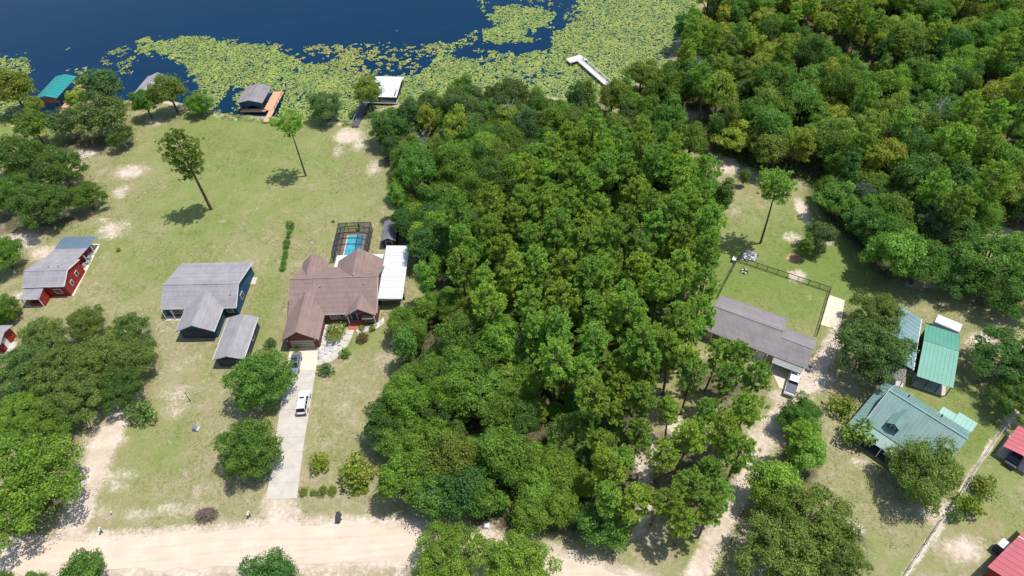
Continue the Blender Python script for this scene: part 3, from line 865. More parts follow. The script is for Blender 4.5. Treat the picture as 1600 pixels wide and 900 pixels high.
pane([(0, D_, .05), (W_, D_, .05), (W_, D_, Zc), (0, D_, Zc)])
k1, k2 = W_ * .28, W_ * .72
pane([(0, 0, Zc), (k1, 0, Zc + .75), (k1, D_ - .9, Zc + .75), (0, D_, Zc)])
pane([(W_, 0, Zc), (W_, D_, Zc), (k2, D_ - .9, Zc + .75), (k2, 0, Zc + .75)])
pane([(0, D_, Zc), (k1, D_ - .9, Zc + .75), (k2, D_ - .9, Zc + .75), (W_, D_, Zc)])
MB().box(k1 + 2.0, k1 + 2.08, D_ + .0, D_ + .9, 0, 2.1).build("screen_door", 'rail_dark', cg)
pl = thing("swimming_pool", "bright turquoise swimming pool inside the dark screen cage", "pool", (-36.6, 101.35), -2.2)
ring = MB()
for (a, b, c_, d) in ((.1, 1.5, .1, D_ - .1), (5.5, W_ - .1, .1, D_ - .1), (1.5, 5.5, .1, .8), (1.5, 5.5, 8.2, D_ - .1)):
    ring.box(a, b, c_, d, -.1, .06)
ring.build("paved_surround", 'paver', pl)
cp = MB()
for (a, b, c_, d) in ((1.5, 1.75, .8, 8.2), (5.25, 5.5, .8, 8.2), (1.75, 5.25, .8, 1.05), (1.75, 5.25, 7.95, 8.2)):
    cp.box(a, b, c_, d, -.1, .1)
cp.build("coping", 'concrete', pl)
MB().box(1.75, 5.25, 1.05, 7.95, -.2, .03).build("pool_water", 'pool', pl)
st = MB()
st.box(2.0, 5.0, 7.3, 7.95, -.1, .045)
MB().tube([(5.4, 6.2, .1), (5.4, 6.2, .8), (5.0, 6.2, .8), (4.9, 6.2, .1)], [.03] * 4, 6).build("ladder", 'rim', pl)

# ---------------- shed beside the pool
s_ = thing("garden_shed", "small dark grey gabled shed between the pool and the wood", "shed", (-26.75, 104.6), -2.2)
MB().box(.2, 2.9, .2, 5.7, -.2, 2.2).extr([(.2, 2.15), (2.9, 2.15), (1.55, 2.85)], 'y', .2, .35).build("wall", 'wall_dark', s_)
gable_y(MB(), 0, 3.1, -.1, 6.0, 2.25, 3.0, th=.1).build("roof", 'shingle_dark', s_)
door(s_, (1.55, .2, 0), '-y', 1.2, 1.9, 'wall_dark')

# ---------------- grey roofed blue house
h = thing("blue_house", "blue house with broad grey shingle roof and front gable wing", "house", (-68.0, 88.75), -3.3)
wl = MB()
wl.box(.4, 14.5, .5, 11.6, -.3, 2.6)
wl.box(5.4, 12.0, -5.0, 1.0, -.3, 2.6)
wl.extr([(5.4, 2.55), (12.0, 2.55), (8.85, 4.35)], 'y', -5.0, -4.8)
wl.extr([(.5, 2.55), (11.6, 2.55), (4.3, 4.75)], 'x', 14.3, 14.49)
wl.extr([(.5, 2.55), (11.6, 2.55), (4.3, 4.75)], 'x', .41, .6)
wl.build("wall", 'wall_blue', h)
rf = MB()
gable_x(rf, 0, 14.95, 0, 12.3, 2.8, 5.05, 4.25)
gable_y(rf, 5.0, 12.4, -5.8, 3.7, 2.78, 4.62, 8.85)
rfo = rf.build("roof", 'shingle_grey', h)
cap(rfo, (0, 4.25, 5.06), (14.95, 4.25, 5.06), 'shingle_grey', .24)
cap(rfo, (8.85, -5.8, 4.63), (8.85, 3.5, 4.63), 'shingle_grey', .24)
MB().box(.1, 4.95, -.06, 0, 2.56, 2.77).build("fascia", 'trim', h)
MB().box(12.45, 14.9, -.06, 0, 2.56, 2.77).build("fascia", 'trim', h)
for a_, b_ in (((4.98, -5.8, 2.66), (4.98, -.1, 2.66)), ((12.42, -5.8, 2.66), (12.42, -.1, 2.66)), ((14.97, 0, 2.72), (14.97, 4.25, 4.97)), ((14.97, 4.25, 4.97), (14.97, 12.3, 2.72))):
    MB().bar(a_, b_, .06, .2).build("fascia", 'trim', h)
window(h, (14.5, 4.2, 1.6), '+x', 1.1, 1.2)
window(h, (2.6, .5, 1.5), '-y', 1.4, 1.3)
window(h, (13.2, .5, 1.5), '-y', 1.0, 1.2)
door(h, (4.3, .5, 0), '-y', .95, 2.05)
MB().box(6.3, 11.1, -5.08, -4.98, -.02, 2.2).build("garage_door_or_opening", 'wall_dark', h)
posts(h, [(.35, -.4), (2.2, -.4)], 2.6, .12, 'trim')
MB().box(.2, 4.9, -.7, .5, -.2, .06).build("porch_floor", 'concrete', h)
MB().box(14.5, 15.5, 8.5, 10.5, -.1, .12).build("step", 'concrete', h)
MB().tube([(13.6, 2.2, 3.7), (13.6, 2.2, 4.5)], [.09, .09], 8).build("vent_pipe", 'rail_grey', rfo)
MB().box(12.5, 14.6, -2.2, .4, -.2, .04).build("brick_patio", 'brick_red', h)

g = thing("detached_garage", "narrow grey shingle roofed garage in front of the blue house", "garage", (-54.65, 75.75), -3.3)
MB().box(.3, 5.4, .5, 9.5, -.3, 2.4).extr([(.3, 2.35), (5.4, 2.35), (2.85, 3.3)], 'y', .5, .7).build("wall", 'wall_dark', g)
rfo = gable_y(MB(), 0, 5.7, 0, 9.95, 2.55, 3.55).build("roof", 'shingle_grey', g)
cap(rfo, (2.85, 0, 3.56), (2.85, 9.95, 3.56), 'shingle_grey', .24)
for xx in (-.03, 5.73):
    MB().bar((xx, 0, 2.45), (xx, 9.95, 2.45), .06, .2).build("fascia", 'trim', g)
MB().box(1.2, 4.5, .42, .52, 0, 2.1).build("garage_door_or_opening", 'wall_dark', g)  # dark sheet, not a door: shade of the open front put into its colour
window(g, (5.4, 6.0, 1.5), '+x', 1.0, .9)

# ---------------- red house at the left
h = thing("red_house", "barn red house with grey saltbox roof beside the left oak", "house", (-98.0, 96.7), -2.6)
wl = MB()
wl.box(.25, 8.55, .1, 6.9, -.3, 3.05)
wl.extr([(.1, 3.0), (6.9, 3.0), (3.0, 4.45)], 'x', 8.35, 8.55)
wl.extr([(.1, 3.0), (6.9, 3.0), (3.0, 4.45)], 'x', .26, .45)
wl.box(1.6, 7.2, 6.7, 13.6, -.3, 2.5)
wl.box(1.5, 4.4, -2.5, .2, -.3, .9)
wl.build("wall", 'wall_red', h)
rf = MB()
gable_x(rf, 0, 8.75, -.15, 7.2, 3.2, 4.6, 3.0, .14, 3.35)
rf.slab([(1.2, 6.3, 3.62), (8.4, 6.3, 3.62), (8.7, 10.9, 2.95), (1.5, 10.9, 2.95)], .14)
rfo = rf.build("roof", 'shingle_grey', h)
cap(rfo, (0, 3.0, 4.61), (8.75, 3.0, 4.61), 'shingle_grey', .22)
for xx in (4.2, 6.2):
    MB().tube([(xx, 4.3, 3.9), (xx, 4.3, 4.7)], [.12, .12], 8).build("vent_pipe", 'rail_grey', rfo)
pr_ = link("porch_roof", None, h)
panels(pr_, (1.5, 15.1, 2.5), (8.75, 15.1, 2.5), (8.75, 10.7, 2.93), (1.5, 10.7, 2.93), 8, 'metal_slate')
pf = MB().slab([(.45, -2.75, 2.3), (4.35, -2.75, 2.3), (4.35, .05, 2.85), (.45, .05, 2.85)], .12)
pf.build("entry_roof", 'shingle_grey', h)
posts(h, [(.65, -2.6), (4.15, -2.6)], 2.2, .13, 'trim')
MB().box(.6, 4.2, -2.7, .1, -.2, .12).build("porch_floor", 'concrete', h)
MB().box(4.1, 4.25, -2.5, .1, 0, 2.4).build("porch_side", 'wall_red', h)
posts(h, [(8.5, 9.0), (8.6, 12.0), (8.6, 14.8)], 2.6, .13, 'trim')
for a_, b_ in (((0, -.2, 3.1), (8.75, -.2, 3.1)), ((8.78, -.15, 3.12), (8.78, 3.0, 4.5)), ((8.78, 3.0, 4.5), (8.78, 7.2, 3.27))):
    MB().bar(a_, b_, .06, .2).build("fascia", 'trim', h)
window(h, (8.55, 4.6, 1.9), '+x', .7, .9)
window(h, (8.55, 2.2, 1.7), '+x', .7, .9)
window(h, (6.6, .1, 1.5), '-y', 1.2, 1.1)
door(h, (2.4, .1, .1), '-y', .95, 2.05, 'wall_dark')
for (a, b, hh) in ((7.7, 8.3, .9), (8.0, 10.3, 1.1), (7.6, 11.6, .8), (8.1, 9.4, .5)):
    MB().box(a - .35, a + .35, b - .4, b + .4, 0, hh).build("porch_clutter", 'rail_grey', h)

h = thing("red_cabin", "small red cabin with grey roof cut by the left edge", "cabin", (-101.5, 82.6), -2.6)
MB().box(.2, 5.0, .4, 4.3, -.3, 2.5).extr([(.4, 2.45), (4.3, 2.45), (2.3, 3.3)], 'x', 4.8, 4.99).build("wall", 'wall_red', h)
gable_x(MB(), -.2, 5.6, 0, 4.7, 2.7, 3.5).build("roof", 'shingle_grey', h)
door(h, (5.0, 1.6, .05), '+x', .9, 2.0)
MB().box(5.0, 6.2, .3, 2.6, -.1, .15).build("step", 'concrete', h)

# ---------------- right: mauve grey ranch house
h = thing("ranch_house", "long low house with mauve grey shingle roof below the fenced yard", "house", (34.0, 75.5), -32.5)
wl = MB()
wl.box(.4, 12.0, .5, 9.1, -.3, 2.6)
wl.box(11.5, 17.6, .55, 6.8, -.3, 2.6)
wl.extr([(.5, 2.55), (9.1, 2.55), (4.4, 4.6)], 'x', .41, .6)
wl.extr([(.55, 2.55), (6.8, 2.55), (3.3, 4.1)], 'x', 17.4, 17.58)
wl.build("wall", 'wall_beige', h)
rf = MB()
gable_x(rf, 0, 12.4, 0, 9.5, 2.8, 4.85, 4.4)
gable_x(rf, 11.0, 18.0, -.02, 7.2, 2.77, 4.35, 3.3)
rfo = rf.build("roof", 'shingle_mauve', h)
cap(rfo, (0, 4.4, 4.86), (12.4, 4.4, 4.86), 'shingle_mauve', .24)
cap(rfo, (12.4, 3.3, 4.36), (18.0, 3.3, 4.36), 'shingle_mauve', .24)
aw = link("awning", None, h)
panels(aw, (12.5, -1.15, 2.35), (17.45, -1.15, 2.35), (17.45, .1, 2.62), (12.5, .1, 2.62), 6, 'metal_dull')
posts(h, [(12.7, -1.0), (17.3, -1.0)], 2.3, .11, 'trim')
MB().box(13.0, 17.0, .45, .56, 0, 2.2).build("garage_door_or_opening", 'wall_beige', h)
for xx in (2.2, 5.2, 8.2):
    window(h, (xx, .5, 1.5), '-y', 1.3, 1.2)
door(h, (10.4, .5, 0), '-y', .95, 2.05)
posts(h, [(9.6, -.1), (11.4, -.1)], 2.6, .13, 'trim')
MB().box(9.0, 12.0, -.6, .5, -.1, .1).build("porch_floor", 'concrete', h)

# ---------------- right: sage green metal roofed house
h = thing("green_house", "house with sage green metal roof, dormer and wraparound porch", "house", (53.5, 55.95), -49.8)
wl = MB()
wl.box(1.9, 13.4, .4, 9.6, -.3, 3.2)
wl.extr([(.4, 3.15), (9.6, 3.15), (5.8, 5.95)], 'x', 1.9, 2.1)
wl.extr([(.4, 3.15), (9.6, 3.15), (5.8, 5.95)], 'x', 13.2, 13.39)
wl.box(9.0, 12.8, -1.6, 1.0, -.3, 3.0)
wl.build("wall", 'wall_green', h)
main = link("main_roof", None, h)
panels(main, (1.6, -.05, 3.4), (13.8, -.05, 3.4), (13.8, 5.8, 6.2), (1.6, 5.8, 6.2), 20, 'metal_sage')
panels(main, (13.8, 10.2, 3.05), (1.6, 10.2, 3.05), (1.6, 5.8, 6.2), (13.8, 5.8, 6.2), 20, 'metal_sage')
cap(main, (1.6, 5.8, 6.24), (13.8, 5.8, 6.24), 'metal_sage', .3)
MB().bar((1.56, -.05, 3.36), (1.56, 5.8, 6.16), .06, .22).build("fascia", 'trim', h)
MB().bar((1.56, 5.8, 6.16), (1.56, 10.2, 3.0), .06, .22).build("fascia", 'trim', h)
pr_ = link("porch_roof", None, h)
panels(pr_, (-.1, -2.1, 2.65), (8.6, -2.1, 2.65), (8.6, .15, 3.3), (1.9, .15, 3.3), 13, 'metal_sage')
panels(pr_, (-.1, 10.2, 2.65), (-.1, -2.1, 2.65), (1.9, .15, 3.3), (1.9, 9.6, 3.3), 14, 'metal_sage')
posts(h, [(.05, -1.95), (2.9, -1.95), (5.7, -1.95), (8.4, -1.95), (.05, 2.0), (.05, 6.0), (.05, 10.0)], 2.62, .14, 'trim')
MB().box(.0, 1.9, -2.0, 10.0, -.2, .2).box(1.9, 8.6, -2.0, .4, -.2, .2).build("porch_floor", 'dark_wood', h)
dm = MB().box(4.35, 5.95, 1.15, 3.2, 3.9, 5.0).extr([(4.35, 4.98), (5.95, 4.98), (5.15, 5.55)], 'y', 1.15, 1.3).build("dormer", 'wall_green', h)
window(dm, (5.15, 1.15, 4.6), '-y', .6, .62)
gable_y(MB(), 4.1, 6.2, .9, 4.9, 4.98, 5.75, th=.07).build("dormer_roof", 'metal_sage', dm)
cgf = link("front_gable_roof", None, h)
panels(cgf, (8.7, 3.4, 3.1), (8.7, -2.0, 3.1), (10.9, -2.0, 4.6), (10.9, 3.4, 4.6), 7, 'metal_sage')
panels(cgf, (13.1, -2.0, 3.1), (13.1, 3.4, 3.1), (10.9, 3.4, 4.6), (10.9, -2.0, 4.6), 7, 'metal_sage')
MB().extr([(9.0, 2.98), (12.8, 2.98), (10.9, 4.4)], 'y', -1.6, -1.4).build("gable_wall", 'wall_green', h)
rx = link("rear_extension_roof", None, h)
panels(rx, (11.0, 12.1, 2.6), (8.8, 12.1, 2.6), (8.8, 9.9, 3.2), (11.0, 9.9, 3.2), 4, 'metal_pale')
panels(rx, (13.9, 12.9, 2.55), (11.03, 12.9, 2.55), (11.03, 9.9, 3.26), (13.9, 9.9, 3.26), 5, 'metal_pale')
MB().box(9.0, 13.6, 9.5, 11.8, -.2, 2.5).build("rear_wall", 'wall_green', h)
MB().tube([(9.4, 8.4, 4.0), (9.4, 8.4, 5.0)], [.1, .1], 8).build("vent_pipe", 'rail_dark', main)
MB().tube([(4.2, 8.2, 4.2), (4.2, 8.2, 5.1)], [.1, .1], 8).build("vent_pipe", 'rail_dark', main)
window(h, (3.6, .4, 1.7), '-y', 1.0, 1.4)
door(h, (5.4, .4, .2), '-y', .95, 2.05, 'wall_dark')
window(h, (7.2, .4, 1.7), '-y', 1.0, 1.4)
window(h, (1.9, 4.0, 1.7), '-x', 1.0, 1.3)
window(h, (1.9, 7.4, 1.7), '-x', 1.0, 1.3)

# ---------------- blue roofed outbuilding behind the oak, green shed, white roofed lean-to
b = thing("blue_roof_barn", "blue grey metal roofed outbuilding half hidden behind a round oak", "barn", (66.5, 64.0), -30.0)
MB().box(-6.7, -.3, .4, 12.0, -.3, 2.9).extr([(-6.7, 2.85), (-.3, 2.85), (-3.5, 4.3)], 'y', .4, .6).build("wall", 'wall_dark', b)
bm = link("roof", None, b)
panels(bm, (0, 0, 3.0), (0, 12.4, 3.0), (-3.5, 12.4, 4.5), (-3.5, 0, 4.5), 13, 'metal_blue')
panels(bm, (-7.0, 12.4, 3.0), (-7.0, 0, 3.0), (-3.5, 0, 4.5), (-3.5, 12.4, 4.5), 13, 'metal_blue')
MB().bar((.03, 0, 2.95), (.03, 12.4, 2.95), .1, .18).build("gutter", 'trim', b)
MB().slab([(-5.5, -2.6, 2.4), (-.9, -2.6, 2.4), (-.9, .3, 2.8), (-5.5, .3, 2.8)], .1).build("front_awning", 'shingle_mauve', b)
posts(b, [(-5.3, -2.4), (-1.1, -2.4)], 2.35, .12)
MB().box(-5.0, -2.0, .3, .42, 0, 2.4).build("barn_door", 'trim', b)
s_ = thing("green_shed", "open fronted shed with a bright green metal roof", "shed", (65.85, 64.05), -30.2)
sm = link("roof", None, s_)
s_.location = (66.35, 63.3, 0)
panels(sm, (.45, -.05, 2.75), (6.0, -.05, 2.75), (6.0, 7.8, 3.55), (.45, 7.8, 3.55), 9, 'metal_green')
panels(sm, (6.0, 12.2, 3.05), (.45, 12.2, 3.05), (.45, 7.8, 3.55), (6.0, 7.8, 3.55), 9, 'metal_green')
cap(sm, (.45, 7.8, 3.58), (6.0, 7.8, 3.58), 'metal_green', .25)
MB().box(.7, 5.8, 3.0, 11.8, -.2, 2.75).build("wall", 'wall_dark', s_)
posts(s_, [(.6, .2), (2.4, .2), (4.2, .2), (5.8, .2)], 2.68, .14, 'dark_wood')
MB().box(.6, 5.8, .0, 3.0, -.1, .05).build("floor_slab", 'concrete', s_)
w_ = thing("white_trailer", "white box trailer roof behind the green shed", "trailer", (75.0, 74.3), -40.0)
MB().box(0, 4.15, 0, 2.2, .45, 2.55).build("box_body", 'metal_white', w_, bevel=.08)
MB().box(.05, 4.1, .1, 2.1, 2.56, 2.62).build("roof_sheet", 'metal_white', w_)
MB().bar((0, 1.1, .5), (-1.1, 1.1, .45), .1).build("hitch", 'rail_dark', w_)
for yy in (0, 2.0):
    for xx in (1.5, 2.4):
        MB().extr([(xx + .32 * math.cos(k * .5236), .34 + .32 * math.sin(k * .5236)) for k in range(12)], 'y', yy, yy + .2).build("wheel", 'rubber', w_)

# ---------------- red roofs at the right edge
c = thing("red_carport", "faded red metal carport with a dark car under it at the right edge", "carport", (74.1, 49.5), 38.5)
cm = link("roof", None, c)
panels(cm, (5.4, .0, 2.6), (0, .0, 2.6), (0, -2.45, 3.15), (5.4, -2.45, 3.15), 6, 'metal_red')
panels(cm, (0, -4.9, 2.6), (5.4, -4.9, 2.6), (5.4, -2.45, 3.15), (0, -2.45, 3.15), 6, 'metal_red')
posts(c, [(.15, -.15), (2.7, -.15), (5.25, -.15), (.15, -4.75), (2.7, -4.75), (5.25, -4.75)], 2.55, .1, 'rail_grey')
MB().box(.0, 5.4, -4.9, 0, -.1, .03).build("floor_slab", 'concrete', c)
b = thing("red_roof_barn", "barn with a large faded red metal roof in the lower right corner", "barn", (62.2, 31.6), 31.3)
bm = link("roof", None, b)
panels(bm, (11.5, 0, 3.2), (0, 0, 3.2), (0, -5.2, 4.9), (11.5, -5.2, 4.9), 12, 'metal_red')
panels(bm, (0, -10.4, 3.2), (11.5, -10.4, 3.2), (11.5, -5.2, 4.9), (0, -5.2, 4.9), 12, 'metal_red')
MB().bar((7.3, .02, 3.26), (7.3, -5.2, 4.96), .14, .06).build("roof_seam", 'trim', b)
MB().box(.5, 11.0, -9.8, -.6, -.3, 3.1).extr([(-9.8, 3.05), (-.6, 3.05), (-5.2, 4.6)], 'x', .5, .7).build("wall", 'wall_red', b)
door(b, (.5, -5.2, 0), '-x', 2.4, 2.4, 'wall_dark')
t_ = thing("water_tank_shed", "little white and blue roofed lean-to against the red barn", "lean-to", (65.9, 35.0), 31.3)
MB().box(.05, 1.45, -1.3, -.05, -.1, 1.85).build("wall", 'wall_dark', t_)
MB().slab([(0, 0, 2.0), (0, -.85, 2.05), (1.5, -.85, 2.05), (1.5, 0, 2.0)], .07).build("white_roof_sheet", 'metal_white', t_)
MB().slab([(0, -.87, 2.05), (0, -1.5, 2.1), (1.5, -1.5, 2.1), (1.5, -.87, 2.05)], .07).build("blue_roof_sheet", 'paint_silver', t_)

# ---------------- lakeside
def decking(parent, x0, x1, y0, y1, zt, mat, along='y', bw=.19):
    mb = MB()
    n = int(((x1 - x0) if along == 'y' else (y1 - y0)) / bw)
    for i in range(n):
        if along == 'y':
            mb.box(x0 + i * bw, x0 + (i + 1) * bw - .015, y0, y1, zt - .05, zt)
        else:
            mb.box(x0, x1, y0 + i * bw, y0 + (i + 1) * bw - .015, zt - .05, zt)
    o = mb.build("decking", mat, parent)
    o["kind"] = "stuff"
    fr = MB().bar((x0, y0, zt - .15), (x1, y0, zt - .15), .1, .2).bar((x0, y1, zt - .15), (x1, y1, zt - .15), .1, .2).bar((x0, y0, zt - .15), (x0, y1, zt - .15), .1, .2).bar((x1, y0, zt - .15), (x1, y1, zt - .15), .1, .2)
    fr.build("frame", mat, parent)
def piles(parent, pts, z1, r=.12, mat='dark_wood'):
    for a, b in pts:
        MB().tube([(a, b, -2.4), (a, b, z1)], [r, r], 8).build("pile", mat, parent)

b = thing("boathouse", "boathouse with grey brown shingle roof and orange timber deck", "boathouse", (-69.2, 160.3), -6.5)
gable_y(MB(), 0, 6.9, -.2, 7.9, 2.95, 3.75, th=.12).build("roof", 'shingle_mauve', b)
piles(b, [(.4, .2), (6.4, .2), (.4, 4), (6.4, 4), (.4, 7.5), (6.4, 7.5)], 2.9)
MB().box(.3, 6.6, .25, .4, 1.9, 2.85).extr([(.3, 2.8), (6.6, 2.8), (3.45, 3.5)], 'y', .25, .4).build("gable_boards", 'wall_blue', b)
MB().box(.5, .65, .4, 7.5, .3, 2.7).build("side_boards", 'wall_dark', b)
d_ = link("deck", None, b)
decking(d_, 6.3, 9.1, .2, 9.2, .55, 'deck_wood', 'x')
decking(d_, .2, 6.9, -.3, .75, .55, 'deck_wood', 'y')
decking(d_, 7.9, 9.2, -5.0, .15, .5, 'deck_wood', 'x')
rl = MB().bar((6.95, 9.2, 1.4), (9.15, 9.2, 1.4), .1)
for a in (7.0, 8.1, 9.15):
    rl.bar((a, 9.2, .5), (a, 9.2, 1.4), .1)
rl.bar((9.15, 1.0, 1.4), (9.15, 9.2, 1.4), .1)
for a in (1.0, 3.1, 5.2, 7.3):
    rl.bar((9.15, a, .5), (9.15, a, 1.4), .1)
rl.build("railing", 'deck_wood', d_)
piles(d_, [(7.1, 9.2), (9.3, 9.2), (9.3, 5), (9.3, .5), (7.9, -2.0), (9.0, -2.0)], .45)

b = thing("boathouse", "boathouse with a bright teal metal roof and timber deck", "boathouse", (-126.0, 168.6), -6.0)
bm = link("roof", None, b)
panels(bm, (0, 11.2, 3.0), (0, 0, 3.0), (3.0, 0, 3.7), (3.0, 11.2, 3.7), 9, 'metal_teal')
panels(bm, (6.2, 0, 3.0), (6.2, 11.2, 3.0), (3.0, 11.2, 3.7), (3.0, 0, 3.7), 9, 'metal_teal')
piles(b, [(.4, .3), (5.8, .3), (.4, 5.5), (5.8, 5.5), (.4, 10.8), (5.8, 10.8)], 2.95)
MB().box(.3, 5.9, .2, .35, 1.6, 2.9).build("gable_boards", 'brick_red', b)
d_ = link("deck", None, b)
decking(d_, 5.3, 9.3, 6.2, 11.6, .55, 'deck_wood', 'x')
decking(d_, 6.3, 8.0, -6.5, 6.15, .5, 'deck_wood', 'x')
rl = MB().bar((5.3, 11.6, 1.45), (9.3, 11.6, 1.45), .12).bar((9.3, 6.2, 1.45), (9.3, 11.6, 1.45), .12)
for a, bb in ((5.3, 11.6), (7.3, 11.6), (9.3, 11.6), (9.3, 8.9), (9.3, 6.2)):
    rl.bar((a, bb, .5), (a, bb, 1.45), .1)
rl.build("railing", 'deck_wood', d_)
piles(d_, [(5.6, 11.3), (9.0, 11.3), (9.0, 6.5), (7.2, 2), (7.2, -2)], .45)

b = thing("boathouse", "grey roofed boathouse with white gable tips mostly screened by trees", "boathouse", (-99.2, 168.0), -8.0)
gable_y(MB(), 0, 6.6, 0, 8.8, 2.9, 4.0, th=.12).build("roof", 'shingle_grey', b)
piles(b, [(.4, .3), (6.2, .3), (.4, 8.4), (6.2, 8.4)], 2.85)
MB().extr([(.3, 2.85), (6.3, 2.85), (3.3, 4.2)], 'y', 8.75, 8.85).build("gable_boards", 'metal_white', b)
decking(link("deck", None, b), .3, 6.3, 0, 1.2, .5, 'old_wood', 'y')

b = thing("boathouse", "boathouse with a wide white metal roof over the lily pads", "boathouse", (-37.0, 161.0), -9.0)
bm = link("roof", None, b)
panels(bm, (0, 0, 2.1), (9.9, 0, 2.1), (9.9, 6.2, 3.0), (0, 6.2, 3.0), 10, 'metal_white')
panels(bm, (9.9, 9.6, 2.4), (.2, 9.6, 2.4), (0, 6.2, 3.0), (9.9, 6.2, 3.0), 10, 'metal_white')
piles(b, [(.4, .3), (5, .3), (9.5, .3), (.4, 9.2), (5, 9.2), (9.5, 9.2), (9.5, 5), (.4, 5)], 2.0)
decking(link("deck", None, b), .3, 9.6, -.2, 1.2, .5, 'old_wood', 'y')
MB().box(9.2, 9.35, .4, 9.0, .5, 2.6).build("side_boards", 'wall_dark', b)
wkw = thing("walkway", "dark narrow timber gangway leading out to the white boathouse", "walkway", (-38.3, 150.0), -9.0)
decking(wkw, 0, 1.5, 0, 11.0, .45, 'dark_wood', 'x')
rl = MB().bar((-.05, 0, 1.3), (-.05, 11, 1.3), .08)
for a in (0, 2.2, 4.4, 6.6, 8.8, 11):
    rl.bar((-.05, a, -1.0), (-.05, a, 1.3), .09)
rl.build("railing", 'rail_grey', wkw)
piles(wkw, [(.2, 4), (1.3, 4), (.2, 9), (1.3, 9)], .4)

dk = thing("dock", "long white weathered dock with T shaped end among lily pads", "dock", (22.9, 175.3), 24.0)
decking(dk, -.75, .75, -20.5, 0, .6, 'old_wood', 'x')
decking(dk, -3.0, 1.6, 0.02, 2.5, .62, 'old_wood', 'y')
rl = MB().bar((.85, -20.5, 1.4), (.85, 0, 1.4), .12)
for a in range(0, 9):
    rl.bar((.85, -20.5 + a * 2.5, -.5), (.85, -20.5 + a * 2.5, 1.4), .12)
rl.build("railing", 'old_wood', dk)
MB().box(.9, 2.0, -.9, .0, .55, .62).box(.95, 1.95, -.15, -.05, .6, 1.1).build("bench", 'old_wood', dk)
piles(dk, [(-2.8, .3), (-2.8, 2.2), (1.4, 2.2), (-.7, -5), (.7, -5), (-.7, -10), (.7, -10), (-.7, -15), (.7, -15)], .55, .13, 'old_wood')

# ------------------------------------------------------------------ vehicles
def loft(mb, secs):
    n = len(secs[0])
    o = len(mb.v)
    for s in secs:
        mb.v += [tuple(p) for p in s]
    for i in range(len(secs) - 1):
        for k in range(n):
            a, b = o + i * n + k, o + i * n + (k + 1) % n
            mb.f.append((a, b, b + n, a + n))
    mb.f.append(tuple(o + k for k in range(n))[::-1])
    mb.f.append(tuple(o + (len(secs) - 1) * n + k for k in range(n)))
    return mb
def wheel(parent, x_, y_, r=.34, w=.22):
    ring = [(y_ + r * math.cos(k * math.pi / 8), r + r * math.sin(k * math.pi / 8)) for k in range(16)]
    rim = [(y_ + r * .62 * math.cos(k * math.pi / 8), r + r * .62 * math.sin(k * math.pi / 8)) for k in range(16)]
    s = 1 if x_ > 0 else -1
    wo = MB().extr(ring, 'x', x_ - w / 2, x_ + w / 2).build("wheel", 'rubber', parent)
    MB().extr(rim, 'x', *sorted((x_ + s * .02, x_ + s * (w / 2 + .015)))).build("rim", 'rim', wo)
def body_secs(st):
    """st: list of (y, half width, shoulder height, sill height)"""
    return [[(-w * .93, y_, lo), (-w, y_, lo + .12), (-w, y_, s * .72), (-w * .93, y_, s), (-w * .6, y_, s + .03), (w * .6, y_, s + .03), (w * .93, y_, s), (w, y_, s * .72), (w, y_, lo + .12), (w * .93, y_, lo)] for y_, w, s, lo in st]
